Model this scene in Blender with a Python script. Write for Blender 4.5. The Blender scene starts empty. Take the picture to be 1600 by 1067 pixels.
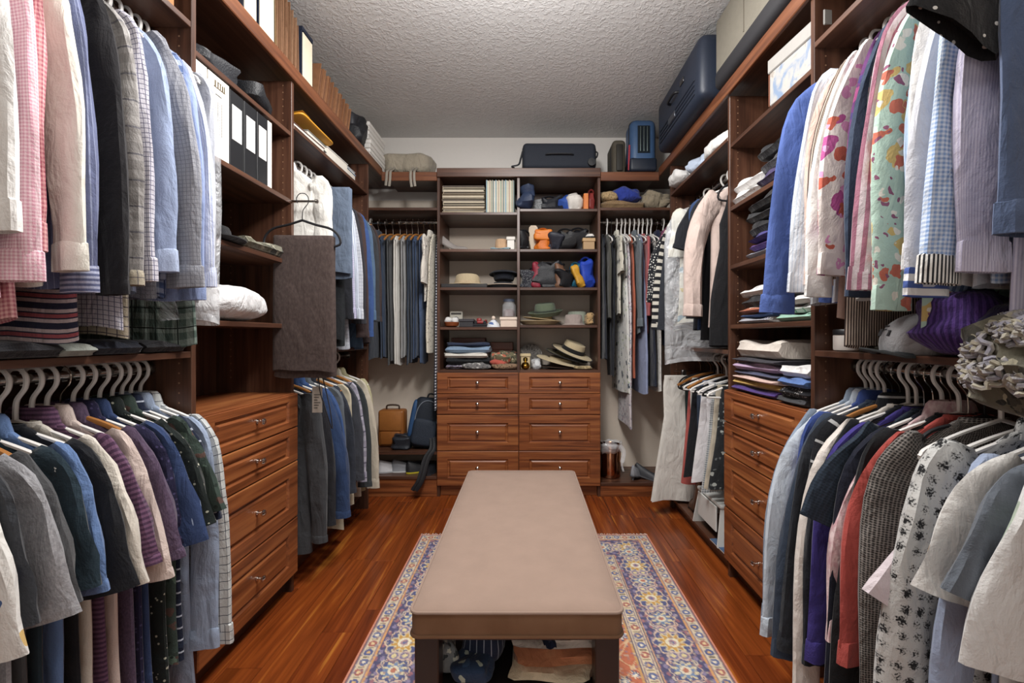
import bpy, bmesh, math, random
import numpy as np
from mathutils import Vector, Matrix, Euler, noise
PI = math.pi
C = bpy.context.scene.collection
SC = bpy.context.scene

# ---------------------------------------------------------------- camera, world, lamps, exposure
EYE, FPX, VX, VY = 1.18, 680.0, 822.0, 525.0
cam = bpy.data.cameras.new('camera'); camo = bpy.data.objects.new('camera', cam); C.objects.link(camo)
cam.sensor_width = 36.0; cam.lens = FPX / 1600 * 36
cam.shift_x = (800 - VX) / 1600; cam.shift_y = (VY - 533.5) / 1600
cam.clip_start = 0.02
camo.location = (0, 0, EYE); camo.rotation_euler = (PI / 2, 0, 0)
SC.camera = camo
w = bpy.data.worlds.new('world'); SC.world = w; w.use_nodes = True
w.node_tree.nodes['Background'].inputs[0].default_value = (1.0, 0.97, 0.93, 1)
w.node_tree.nodes['Background'].inputs[1].default_value = 0.55

def area(name, loc, sx, sy, power, col=(1, 0.98, 0.955), rot=(0, 0, 0)):
    l = bpy.data.lights.new(name, 'AREA'); l.shape = 'RECTANGLE'; l.size = sx; l.size_y = sy
    l.energy = power; l.color = col
    o = bpy.data.objects.new(name, l); C.objects.link(o); o.location = loc; o.rotation_euler = rot
area('ceiling_lamp', (-0.05, 1.75, 2.78), 0.6, 0.5, 22)
area('ceiling_lamp_rear', (-0.05, 0.2, 2.78), 0.6, 0.5, 8)
area('fill_from_behind', (-0.05, -3.2, 1.3), 1.7, 1.9, 225, (1, 0.98, 0.96), (PI / 2, 0, PI))  # added fill from behind the camera, evens out light on the far hutch
lp = bpy.data.lights.new('ceiling_fill', 'POINT'); lp.energy = 42; lp.shadow_soft_size = 0.12; lp.color = (1, 0.985, 0.965)  # added point light out of view, brightens the ceiling
lo = bpy.data.objects.new('ceiling_fill', lp); C.objects.link(lo); lo.location = (-0.05, 1.3, 2.45)
SC.view_settings.view_transform = 'Standard'; SC.view_settings.look = 'None'
SC.view_settings.gamma = 1; SC.view_settings.use_curve_mapping = False
SC.view_settings.exposure = 0.7

# ---------------------------------------------------------------- materials
def lin(h):
    v = [int(h[i:i + 2], 16) / 255 for i in (0, 2, 4)]
    return tuple(c / 12.92 if c <= 0.04045 else ((c + 0.055) / 1.055) ** 2.4 for c in v) + (1,)

def desat(c, k=.24):
    g = .3 * c[0] + .59 * c[1] + .11 * c[2]
    return tuple(x + (g - x) * k for x in c[:3]) + (1,)

class NT:
    def __init__(s, name):
        s.m = bpy.data.materials.new(name); s.m.use_nodes = True
        s.t = s.m.node_tree; s.b = s.t.nodes['Principled BSDF']
    def n(s, typ, **k):
        nd = s.t.nodes.new(typ)
        for a, v in k.items(): setattr(nd, a, v)
        return nd
    def put(s, sock, v):
        if isinstance(v, bpy.types.NodeSocket): s.t.links.new(v, sock)
        else: sock.default_value = v
    def f(s, op, a, b=0.0, c=None):
        nd = s.n('ShaderNodeMath', operation=op); s.put(nd.inputs[0], a); s.put(nd.inputs[1], b)
        if c is not None: s.put(nd.inputs[2], c)
        return nd.outputs[0]
    def mix(s, f, a, b):
        nd = s.n('ShaderNodeMix', data_type='RGBA'); s.put(nd.inputs[0], f); s.put(nd.inputs[6], a); s.put(nd.inputs[7], b)
        return nd.outputs[2]
    def tc(s, which): return s.n('ShaderNodeTexCoord').outputs[which]
    def mapped(s, v, sc, rot=(0, 0, 0)):
        nd = s.n('ShaderNodeMapping'); s.t.links.new(v, nd.inputs[0]); nd.inputs['Scale'].default_value = sc; nd.inputs['Rotation'].default_value = rot
        return nd.outputs[0]
    def noise(s, v, scale, detail=3, dist=0.0):
        nd = s.n('ShaderNodeTexNoise'); s.t.links.new(v, nd.inputs['Vector']); nd.inputs['Scale'].default_value = scale
        nd.inputs['Detail'].default_value = detail; nd.inputs['Distortion'].default_value = dist
        return nd.outputs[0]
    def voro(s, v, scale, rnd=1.0, out='Distance', feat='F1'):
        nd = s.n('ShaderNodeTexVoronoi', feature=feat); s.t.links.new(v, nd.inputs['Vector']); nd.inputs['Scale'].default_value = scale
        nd.inputs['Randomness'].default_value = rnd
        return nd.outputs[out]
    def ramp(s, f, stops):
        nd = s.n('ShaderNodeValToRGB'); s.t.links.new(f, nd.inputs[0]); e = nd.color_ramp.elements
        while len(e) < len(stops): e.new(0.5)
        for x, (p, c) in zip(e, stops): x.position = p; x.color = lin(c) if isinstance(c, str) else c
        return nd.outputs[0]
    def step(s, f, lo, hi): 
        nd = s.n('ShaderNodeMapRange'); s.put(nd.inputs[0], f); nd.inputs[1].default_value = lo; nd.inputs[2].default_value = hi
        return nd.outputs[0]
    def bump(s, h, strength, dist):
        nd = s.n('ShaderNodeBump'); s.t.links.new(h, nd.inputs['Height']); nd.inputs['Strength'].default_value = strength; nd.inputs['Distance'].default_value = dist
        s.t.links.new(nd.outputs[0], s.b.inputs['Normal'])
    def fin(s, col, rough=0.5, metal=0.0, spec=0.5):
        s.put(s.b.inputs['Base Color'], col); s.put(s.b.inputs['Roughness'], rough); s.b.inputs['Metallic'].default_value = metal
        s.b.inputs['Specular IOR Level'].default_value = spec
        return s.m

_cache = {}
def memo(fn):
    def g(*a, **k):
        key = (fn.__name__, a, tuple(sorted(k.items())))
        if key not in _cache: _cache[key] = fn(*a, **k)
        return _cache[key]
    return g

@memo
def plain(h, rough=0.5, metal=0.0, spec=0.5, var=0.1, bump=0.0):
    m = NT('plain_' + h); v = m.tc('Object'); nz = m.noise(v, 35, 4)
    c = lin(h); col = m.mix(nz, tuple(x * (1 - var) for x in c[:3]) + (1,), tuple(min(1, x * (1 + var)) for x in c[:3]) + (1,))
    if bump: m.bump(m.noise(v, 160, 3), bump, 0.004)
    return m.fin(col, rough, metal, spec)

@memo
def wood(axis, a='301309', b='4a2113', c='602e1b', rough=0.38):
    m = NT('wood_' + axis + a); sc = {'x': (1.1, 22, 22), 'y': (22, 1.1, 22), 'z': (22, 22, 1.1)}[axis]
    oi = m.n('ShaderNodeObjectInfo').outputs['Random']
    ad = m.n('ShaderNodeVectorMath', operation='ADD'); m.t.links.new(m.tc('Object'), ad.inputs[0]); m.t.links.new(m.f('MULTIPLY', oi, 7.0), ad.inputs[1])
    v = m.mapped(ad.outputs[0], sc)
    g = m.noise(v, 1.6, 7, 0.6); g2 = m.noise(v, 7, 4)
    g = m.f('ADD', m.f('MULTIPLY', g, 0.8), m.f('MULTIPLY', g2, 0.2))
    col = m.ramp(g, [(0.36, a), (0.5, b), (0.66, c)])
    m.bump(g2, 0.06, 0.002)
    return m.fin(col, rough)
CASE = dict(a='372219', b='4e3225', c='5e4030')
DRAW = dict(a='5e321b', b='844b2a', c='9d6339', rough=0.34)
def cw(ax): return wood(ax, **CASE)
def dw(ax): return wood(ax, **DRAW)

@memo
def fab(kind, *c, p=0.02, d=0.5, r=0.3, wr=0.4, rough=0.9, rot=0.0):
    m = NT('fabric_' + kind + '_' + c[0]); L = [desat(lin(x)) for x in c]
    uv = m.tc('UV')
    if rot: uv = m.mapped(uv, (1, 1, 1), (0, 0, rot))
    sp = m.n('ShaderNodeSeparateXYZ'); m.t.links.new(uv, sp.inputs[0]); u, v = sp.outputs[0], sp.outputs[1]
    ob = m.tc('Object')
    S = lambda x, pp, dd: m.f('LESS_THAN', m.f('FRACT', m.f('DIVIDE', x, pp)), dd)
    nz = m.noise(ob, 14, 4)
    if kind == 'plain': col = m.mix(nz, tuple(x * 0.88 for x in L[0][:3]) + (1,), tuple(min(1, x * 1.1) for x in L[0][:3]) + (1,))
    elif kind == 'vs': col = m.mix(S(u, p, d), L[0], L[1])
    elif kind == 'hs':
        col = m.mix(S(v, p, d), L[0], L[1])
        if len(L) > 2: col = m.mix(S(m.f('ADD', v, p * 0.5), p * 2, d * 0.5), col, L[2])
    elif kind == 'ging': col = m.mix(m.f('MULTIPLY', m.f('ADD', S(u, p, 0.5), S(v, p, 0.5)), 0.5), L[0], L[1])
    elif kind == 'pane': col = m.mix(m.f('MAXIMUM', S(u, p, d), S(v, p, d)), L[0], L[1])
    elif kind == 'plaid':
        f1 = m.f('MULTIPLY', m.f('ADD', S(u, p, 0.45), S(v, p, 0.45)), 0.5); f2 = m.f('MAXIMUM', S(m.f('ADD', u, p * .7), p * 1.5, 0.07), S(m.f('ADD', v, p * .7), p * 1.5, 0.07))
        col = m.mix(f2, m.mix(f1, L[0], L[1]), L[2 if len(L) > 2 else 1])
    elif kind == 'dots': col = m.mix(m.f('LESS_THAN', m.voro(m.mapped(uv, (1, 1, 0)), 1 / p, d), r), L[0], L[1])
    elif kind == 'dash':
        ds = m.voro(m.mapped(uv, (1 / p, 0.14 / p, 0)), 1.0, 0.8); col = m.mix(m.f('LESS_THAN', ds, r), L[0], L[1])
    elif kind == 'flor':
        wv = m.mapped(uv, (1, 1, 0)); nd = m.n('ShaderNodeVectorMath', operation='ADD'); m.t.links.new(wv, nd.inputs[0])
        sc = m.n('ShaderNodeVectorMath', operation='SCALE'); nn = m.n('ShaderNodeTexNoise'); m.t.links.new(wv, nn.inputs['Vector']); nn.inputs['Scale'].default_value = 1.5 / p
        m.t.links.new(nn.outputs['Color'], sc.inputs[0]); sc.inputs['Scale'].default_value = p * 0.9; m.t.links.new(sc.outputs[0], nd.inputs[1])
        wv = nd.outputs[0]; col = L[0]
        for i, cc in enumerate(L[1:]):
            col = m.mix(m.f('LESS_THAN', m.voro(m.mapped(wv, (1, 1, 0), (0, 0, i * 0.7)), (0.7 + 0.45 * i) / p, 1.0), r * (1 - 0.1 * i)), col, cc)
    elif kind == 'star':
        vv = m.mapped(uv, (1, 1, 0)); ds = m.f('ADD', m.voro(vv, 1 / p, d), m.f('MULTIPLY', m.f('SUBTRACT', m.noise(vv, 7 / p, 3), .5), 1.1)); col = m.mix(m.step(ds, r - .08, r + .1), L[1], L[0])
    elif kind == 'mel': col = m.mix(m.step(m.noise(m.mapped(uv, (1, 0.5, 1)), 1 / p, 2), 0.38, 0.62), L[0], L[1])
    elif kind == 'denim':
        g = m.noise(m.mapped(uv, (500, 40, 1)), 1, 2); col = m.mix(m.f('ADD', m.f('MULTIPLY', g, 0.4), m.f('MULTIPLY', nz, 0.6)), L[0], L[1])
    elif kind == 'knit':
        wv = m.n('ShaderNodeTexVoronoi'); m.t.links.new(m.mapped(uv, (1, 1.6, 0)), wv.inputs['Vector']); wv.inputs['Scale'].default_value = 1 / p; wv.inputs['Randomness'].default_value = 0.15
        col = m.mix(m.step(wv.outputs['Distance'], 0.25, 0.6), L[1], L[0])
    h = m.f('ADD', m.f('MULTIPLY', m.noise(m.mapped(ob, (1, 1, .4)), 17, 4, 1.0), .6), m.f('MULTIPLY', m.noise(ob, 7, 5, 0.8), .6))
    h = m.f('ADD', h, m.f('MULTIPLY', m.noise(ob, 300, 1), 0.03))
    m.bump(h, wr * 1.6, 0.03)
    m.fin(col, rough, 0, 0.25); m.b.inputs['Sheen Weight'].default_value = 0.12
    return m.m

@memo
def metal(h='c9c5c0', rough=0.15): return plain(h, rough, 1.0, 0.5, 0.03)
@memo
def clear(alpha=0.3, rough=0.12):
    m = NT('clear_plastic'); nz = m.noise(m.tc('Object'), 9, 5, 1.0); m.bump(nz, 1.0, 0.05)
    m.fin((0.9, 0.92, 0.95, 1), rough, 0, 0.9); m.b.inputs['Alpha'].default_value = alpha
    return m.m

# ---------------------------------------------------------------- geometry helpers: geo = (verts, faces, uvs-per-face or None)
def join(*gs):
    V, F, U = [], [], []
    hasuv = any(g[2] for g in gs)
    for v, f, u in gs:
        o = len(V); V += [tuple(x) for x in v]; F += [tuple(i + o for i in q) for q in f]
        if hasuv: U += u if u else [[(v[i][0] + v[i][1] * .7, v[i][2]) for i in q] for q in f]
    return V, F, (U if hasuv else None)
def xf(g, loc=(0, 0, 0), rot=(0, 0, 0), sc=(1, 1, 1)):
    M = Matrix.LocRotScale(Vector(loc), Euler(rot), Vector(sc))
    return [tuple(M @ Vector(v)) for v in g[0]], g[1], g[2]
def box(lo, hi, bev=0.002):
    (x0, y0, z0), (x1, y1, z1) = lo, hi
    b = min(bev, (x1 - x0) * .3, (y1 - y0) * .3, (z1 - z0) * .3)
    bm = bmesh.new(); bmesh.ops.create_cube(bm, size=1)
    for v in bm.verts: v.co = ((x0 + x1) / 2 + v.co.x * (x1 - x0), (y0 + y1) / 2 + v.co.y * (y1 - y0), (z0 + z1) / 2 + v.co.z * (z1 - z0))
    if b > 0: bmesh.ops.bevel(bm, geom=bm.edges[:], offset=b, segments=1, affect='EDGES')
    bm.verts.index_update(); g = [tuple(v.co) for v in bm.verts], [tuple(v.index for v in f.verts) for f in bm.faces], None
    bm.free(); return g
def rbox(cx, cy, cz, sx, sy, sz, r, seg=3):
    bm = bmesh.new(); bmesh.ops.create_cube(bm, size=1)
    for v in bm.verts: v.co = (cx + v.co.x * sx, cy + v.co.y * sy, cz + v.co.z * sz)
    bmesh.ops.bevel(bm, geom=bm.edges[:], offset=min(r, sx * .49, sy * .49, sz * .49), segments=seg, affect='EDGES', profile=0.5)
    bm.verts.index_update(); g = [tuple(v.co) for v in bm.verts], [tuple(v.index for v in f.verts) for f in bm.faces], None
    bm.free(); return g
def loft(rings, cap0=True, cap1=True):
    R = [np.asarray(r, float) for r in rings]; n = len(R[0]); V = [tuple(p) for r in R for p in r]; F, U = [], []
    ul = [0.0]
    mid = R[len(R) // 2]
    for i in range(n): ul.append(ul[-1] + float(np.linalg.norm(mid[(i + 1) % n] - mid[i])))
    vl = [0.0]
    for i in range(len(R) - 1): vl.append(vl[-1] + float(np.mean(np.linalg.norm(R[i + 1] - R[i], axis=1))))
    for i in range(len(R) - 1):
        for j in range(n):
            k = (j + 1) % n
            F.append((i * n + j, i * n + k, (i + 1) * n + k, (i + 1) * n + j))
            U.append([(ul[j], -vl[i]), (ul[j + 1], -vl[i]), (ul[j + 1], -vl[i + 1]), (ul[j], -vl[i + 1])])
    if cap0: F.append(tuple(reversed(range(n)))); U.append([(ul[j], 0) for j in reversed(range(n))])
    if cap1: o = (len(R) - 1) * n; F.append(tuple(o + j for j in range(n))); U.append([(ul[j], -vl[-1]) for j in range(n)])
    return V, F, U
def lathe(prof, n=24, ex=1.0, ey=1.0, cap0=True, cap1=True):
    a = np.linspace(0, 2 * PI, n, endpoint=False)
    return loft([np.stack([r * ex * np.cos(a), r * ey * np.sin(a), np.full(n, z)], 1) for r, z in prof], cap0, cap1)
def tube(pts, r, n=8, closed=False, flat=1.0):
    P = [Vector(p) for p in pts]; rings = []; up = None
    for i, p in enumerate(P):
        if closed: t = P[(i + 1) % len(P)] - P[i - 1]
        else: t = P[min(i + 1, len(P) - 1)] - P[max(i - 1, 0)]
        t.normalize()
        if up is None: up = Vector((0, 0, 1)) if abs(t.z) < .9 else Vector((1, 0, 0))
        e = (up - t * up.dot(t)); e = e.normalized() if e.length > 1e-4 else t.orthogonal().normalized()
        up = e; f = t.cross(e); rr = r[i] if isinstance(r, (list, tuple)) else r
        rings.append([p + e * math.cos(k * 2 * PI / n) * rr + f * math.sin(k * 2 * PI / n) * rr * flat for k in range(n)])
    if closed: rings.append(rings[0]); return loft(rings, False, False)
    return loft(rings)
def crv(pts, k=6):
    P = [Vector(p) for p in pts]; P = [2 * P[0] - P[1]] + P + [2 * P[-1] - P[-2]]; out = []
    for i in range(1, len(P) - 2):
        a, b, c, d = P[i - 1:i + 3]
        for j in range(k):
            t = j / k; out.append(0.5 * (2 * b + (c - a) * t + (2 * a - 5 * b + 4 * c - d) * t * t + (3 * b - a - 3 * c + d) * t ** 3))
    return out + [P[-2]]
def sup(w, d, h, e1=0.5, e2=0.5, amp=0.0, seed=0, nu=26, nv=16, fr=9.0):
    """rounded block of size w,d,h sitting on z=0, with noise amplitude amp"""
    rings = []; sg = lambda x, e: np.sign(x) * np.abs(x) ** e
    a = np.linspace(0, 2 * PI, nu, endpoint=False)
    for i in range(nv + 1):
        ph = -PI / 2 + PI * (0.02 + 0.96 * i / nv); cr = abs(math.cos(ph)) ** e1; z = math.copysign(abs(math.sin(ph)) ** e1, math.sin(ph))
        x = w / 2 * cr * sg(np.cos(a), e2); y = d / 2 * cr * sg(np.sin(a), e2); zz = np.full(nu, h / 2 + z * h / 2)
        pts = np.stack([x, y, zz], 1)
        if amp:
            for q in pts:
                k = noise.noise(Vector((q[0] * fr + seed * 3.1, q[1] * fr, q[2] * fr * 1.3 + seed))) + 0.5 * noise.noise(Vector((q[0] * fr * 2.3, q[1] * fr * 2.3 + seed, q[2] * fr * 2.6)))
                s = 1 + amp * k / max(w, d, h) * 3; q[0] *= s; q[1] *= s; q[2] = max(0, q[2] * (1 + amp * k / h))
        rings.append(pts)
    return loft(rings)

def obj(name, g, mat, parent=None, smooth=True, label=None, stuff=False, off=None):
    me = bpy.data.meshes.new(name)
    V = g[0] if off is None else [(v[0] - off[0], v[1] - off[1], v[2] - off[2]) for v in g[0]]
    me.from_pydata(V, [], g[1])
    if g[2]:
        uvl = me.uv_layers.new(name='UVMap'); uvl.data.foreach_set('uv', np.array([c for f in g[2] for p in f for c in p], dtype=np.float32))
    if smooth: me.polygons.foreach_set('use_smooth', np.ones(len(me.polygons), dtype=bool))
    me.materials.append(mat); me.update()
    o = bpy.data.objects.new(name, me); C.objects.link(o)
    if smooth: me.set_sharp_from_angle(angle=math.radians(42))
    if parent: o.parent = parent
    if label: o['label'] = label
    if stuff: o['kind'] = 'stuff'
    return o
def tag(o, label, cat, group=None):
    o['label'] = label; o['category'] = cat
    if group: o['group'] = group
    return o
def thing(name, label, cat, loc=(0, 0, 0), rot=(0, 0, 0), group=None):
    o = bpy.data.objects.new(name, None); C.objects.link(o); o.location = loc
    o.rotation_euler = rot if isinstance(rot, tuple) else (0, 0, rot); o.empty_display_size = 0.05
    return tag(o, label, cat, group)
def solo(name, label, cat, g, mat, loc=(0, 0, 0), rot=(0, 0, 0), group=None, smooth=True):
    o = obj(name, g, mat, None, smooth); o.location = loc; o.rotation_euler = rot if isinstance(rot, tuple) else (0, 0, rot)
    return tag(o, label, cat, group)
def copy_tree(o, parent=None):
    c = o.copy(); C.objects.link(c); c.parent = parent
    for ch in list(o.children): copy_tree(ch, c)
    return c
def struct(name, g, mat, parent=None, smooth=False):
    o = obj(name, g, mat, parent, smooth); o['kind'] = 'structure'; return o
# ---------------------------------------------------------------- the room
XLW, XRW, XLF, XRF, YB, ZC, YF = -1.44, 1.36, -1.08, 0.996, 3.6, 2.82, -1.2
ZT = 2.42                       # top of the long side boards
TH = 0.02
rnd = random.Random(7)
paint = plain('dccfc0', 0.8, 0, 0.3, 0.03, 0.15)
def ceil_mat():
    m = NT('knockdown_ceiling'); v = m.tc('Object')
    n1 = m.noise(v, 40, 3, 0.8); h = m.step(n1, 0.47, 0.6)
    m.bump(m.f('ADD', h, m.f('MULTIPLY', m.noise(v, 130, 2), 0.3)), 0.32, 0.008)
    return m.fin(lin('d6d5d4'), 0.9, 0, 0.2)
lit_paint = plain('e2ded9', 0.8, 0, 0.3, 0.02, 0.1)  # same wall paint, toned lighter for the lit strip above the boards
struct('wall_left', box((XLW - .1, YF, 0), (XLW, YB + .1, ZC), 0), paint)
struct('wall_right', box((XRW, YF, 0), (XRW + .1, YB + .1, ZC), 0), paint)
struct('wall_back', box((XLW, YB, 0), (XRW, YB + .1, ZC), 0), lit_paint)
struct('wall_front', join(box((XLW, YF - .1, 0), (-.95, YF, ZC), 0), box((.85, YF - .1, 0), (XRW, YF, ZC), 0), box((-.95, YF - .1, 2.4), (.85, YF, ZC), 0)), paint)
struct('ceiling', box((XLW, YF, ZC), (XRW, YB, ZC + .1), 0), ceil_mat())
def plank_mat():
    m = NT('jatoba_plank'); oi = m.n('ShaderNodeObjectInfo').outputs['Random']
    ad = m.n('ShaderNodeVectorMath', operation='ADD'); m.t.links.new(m.tc('Object'), ad.inputs[0]); m.t.links.new(m.f('MULTIPLY', oi, 11.0), ad.inputs[1])
    v = ad.outputs[0]
    g = m.noise(m.mapped(v, (14, 0.9, 1)), 1.5, 5, 1.2); f = m.noise(m.mapped(v, (70, 2.2, 1)), 1.5, 4)
    base = m.ramp(g, [(0.30, '58260f'), (0.48, '793818'), (0.60, '8d461d'), (0.72, 'b8742f')])
    dk = m.mix(m.f('MULTIPLY', m.step(f, 0.35, 0.7), 0.35), base, lin('46190a'))
    col = m.mix(m.f('MULTIPLY', oi, 0.5), dk, m.mix(0.5, dk, lin('8a4a1c')))
    m.bump(f, 0.03, 0.002)
    return m.fin(col, 0.24, 0, 0.5)
PM = plank_mat()
fl = struct('floor', box((XLW, YF, -.05), (XRW, YB, -.012), 0), plain('1a0b05', 0.9))
x = XLW
while x < XRW - .01:
    y = YF - rnd.random() * .8
    while y < YB:
        L = rnd.choice([.55, .8, 1.0, 1.3, 1.6, 1.9]); a, b = max(y, YF), min(y + L, YB)
        if b - a > .02:
            o = obj('plank', box((x + .0006, a + .0006, -.012), (min(x + .125, XRW) - .0006, b - .0006, rnd.uniform(-.0004, 0)), .0014), PM, fl, False)
            o['kind'] = 'structure'
        y += L
    x += .125

# ---------------------------------------------------------------- cabinetry
def bx(root, name, lo, hi, mat, parent=None, bev=.0015, **k):
    return obj(name, box(lo, hi, bev), mat, parent or root, False, off=root.location, **k)
def knob_geo():
    g = lathe([(.004, 0), (.009, .001), (.009, .004), (.0042, .007), (.004, .016), (.009, .019), (.0125, .024), (.0125, .029), (.008, .033), (.002, .034)], 14)
    return xf(g, rot=(PI / 2, 0, 0))
def drawer_geo(w, h, iz):
    ix = .075; prof = [(0, 0, 0), (0, 0, .016), (.004, .004, .02), (ix, iz, .02), (ix + .005, iz + .005, .012), (ix + .012, iz + .012, .0105), (ix + .022, iz + .02, .0175), (ix + .024, iz + .0215, .019)]
    rings = []
    for a, b, t in prof:
        rings.append([(-w / 2 + a, -t, b), (w / 2 - a, -t, b), (w / 2 - a, -t, h - b), (-w / 2 + a, -t, h - b)])
    return loft(rings)
def drawer(root, cx, cy, z0, w, h, rz, ax):
    iz = .03 if h < .2 else .058
    g = drawer_geo(w, h, iz); lw = (cx - root.location.x, cy - root.location.y, z0 - root.location.z)
    d = obj('drawer', (xf(g, lw, (0, 0, rz))[0], g[1], None), dw(ax), root, False)
    k = knob_geo(); k = xf(k, (0, -.019, h * .53)); obj('knob', xf(k, lw, (0, 0, rz)), metal('d8d2cc', .12), d)
ZD = [(.089, .255), (.348, .255), (.607, .152), (.763, .152)]          # bottom, height of the four drawers
CT = .92                                                              # top of the drawer block

def pins(root, pts, nrm):
    gs = []
    for p in pts:
        r = .0032; n = 6; V = []
        for k in range(n):
            c, s = math.cos(2 * PI * k / n) * r, math.sin(2 * PI * k / n) * r
            V.append((p[0] + (0 if nrm == 'x' else c), p[1] + (0 if nrm == 'y' else c), p[2] + s))
        gs.append((V, [tuple(range(n))], None))
    obj('pin_holes', join(*gs), plain('8a6a52', .5), root, False, off=root.location, stuff=True)

def tower(side, label):
    xw, xf_ = (XLW, XLF) if side < 0 else (XRW, XRF)
    a, b = (1.405, 2.025) if side < 0 else (1.505, 2.15)
    root = thing('closet_tower', label, 'cabinet', ((xw + xf_) / 2, (a + b) / 2, 0))
    x0, x1 = min(xw, xf_), max(xw, xf_)
    e = .001
    for yy in (a, b - TH): bx(root, 'side_panel', (x0 + e, yy, 0), (x1, yy + TH, 2.355), cw('z'))
    xb = x0 + e if side < 0 else x1 - .012 - e
    bx(root, 'back_panel', (xb, a + TH, .08), (xb + .012, b - TH, 2.355), cw('z'))
    for z in (1.235, 1.525, 1.81, 2.12):
        fx0, fx1 = (x0 + .014, x1 - .004) if side < 0 else (x0 + .004, x1 - .014)
        bx(root, 'shelf', (fx0, a + TH, z - TH), (fx1, b - TH, z), cw('y'))
    bx(root, 'counter_top', (x0 + .014, a + TH, CT - .02) if side < 0 else (x0 - .018, a + TH, CT - .02), (x1 + .018, b - TH, CT) if side < 0 else (x1 - .014, b - TH, CT), dw('y'))
    kx = x1 - .05 if side < 0 else x0 + .05
    bx(root, 'toe_kick', (kx - .008, a + TH, 0), (kx + .008, b - TH, .085), cw('y'))
    fx = x1 if side < 0 else x0
    for z0, h in ZD: drawer(root, fx, (a + b) / 2, z0, b - a - .004, h, PI / 2 if side < 0 else -PI / 2, 'y')
    P = []
    for yy in (a + TH + .0006, b - TH - .0006):
        for xx in (x1 - .04, x0 + .08) if side < 0 else (x0 + .04, x1 - .08):
            P += [(xx, yy, .99 + .032 * i) for i in range(43)]
    pins(root, P, 'y')
    P = [((x1 if side < 0 else x0) - side * -.04, a - .0006, .9 + .032 * i) for i in range(40)]
    pins(root, P, 'y')
    return root
tower(-1, 'tall mahogany closet tower with four drawers beside the dark brown trousers')
tower(1, 'tall mahogany closet tower with four drawers and piles of folded knitwear')

def rail(root, p, q, r=.013):
    obj('rail', xf(tube([p, q], r, 10), tuple(-Vector(root.location))), metal('b9b4ae', .18), root)
    for e, d in ((p, Vector(q) - Vector(p)), (q, Vector(p) - Vector(q))):
        d.normalize(); c = Vector(e)
        obj('rail_socket', xf(tube([c, c + d * .012], .024, 10), tuple(-Vector(root.location))), metal('8d8781', .3), root)
RODX = {-1: -1.22, 1: 1.146}
for side, ya, yb, lab in ((-1, -.5, 1.404, 'double hanging bay full of mens shirts next to the drawer tower'), (1, -.5, 1.504, 'double hanging bay full of womens blouses and cardigans')):
    x0, x1 = (XLW, XLF) if side < 0 else (XRF, XRW)
    root = thing('hanging_bay', lab, 'closet bay', ((x0 + x1) / 2, (ya + yb) / 2, 0))
    e = .001
    bx(root, 'side_panel', (x0 + e, ya - TH, 0), (x1 - e, ya, 2.355), cw('z'))
    for z in (1.13, 2.195): bx(root, 'shelf', (x0 + e, ya, z - TH), (x1 - e, yb, z), cw('y'))
    for z in (1.076, 2.15): rail(root, (RODX[side], ya, z), (RODX[side], yb, z))
    bx(root, 'back_rail', (x0 + e if side < 0 else x1 - .02, .95, .75) , (x0 + .018 if side < 0 else x1 - e, yb, 1.11), cw('y'))
# far side bays
for side, ya, yb, lab in ((-1, 2.026, 2.97, 'side hanging bay beyond the drawers holding trousers and jackets'), (1, 2.151, 3.0, 'side hanging bay with the garment bag and a low platform')):
    x0, x1 = (XLW, XLF) if side < 0 else (XRF, XRW)
    root = thing('hanging_bay', lab, 'closet bay', ((x0 + x1) / 2, (ya + yb) / 2, 0)); e = .001
    bx(root, 'side_panel', (x0 + e, yb, 0 if side > 0 else .0), (x1 - e, yb + TH, 2.355), cw('z'))
    for z in ((1.11, 2.165)): bx(root, 'shelf', (x0 + e, ya, z - TH), (x1 - e, yb, z), cw('y'))
    for z in (1.05, 2.08): rail(root, (RODX[side], ya, z), (RODX[side], yb, z))
    if side > 0:
        bx(root, 'platform', (x0, ya, .062), (x1 - e, yb, .082), cw('y')); bx(root, 'toe_kick', (x0 + .03, ya, 0), (x0 + .045, yb, .062), cw('y'))
    else:
        bx(root, 'platform', (x0 + e, ya, .062), (x1 - .06, yb, .082), cw('y')); bx(root, 'toe_kick', (x1 - .1, ya, 0), (x1 - .085, yb, .062), cw('y'))
    P = [((x1 - .04 if side < 0 else x0 + .04), yb - .0006, .15 + .032 * i) for i in range(66)]
    pins(root, P, 'y')
# long top boards
for side in (-1, 1):
    x0, x1 = (XLW + .001, XLF) if side < 0 else (XRF, XRW - .001)
    root = thing('top_shelf', 'long mahogany top board carrying file boxes and folders' if side < 0 else 'long mahogany top board carrying the suitcases', 'shelf', ((x0 + x1) / 2, 1.5, 2.356))
    bx(root, 'board', (x0, -.5, 2.395), (x1, YB - .001, ZT), cw('y'))
    bx(root, 'fascia', (x1, -.5, 2.356) if side < 0 else (x0 - .018, -.5, 2.356), (x1 + .018, 3.215, ZT) if side < 0 else (x0, 3.215, ZT), wood('y', a='523020', b='6b4029', c='7d5036'), bev=.003)
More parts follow.
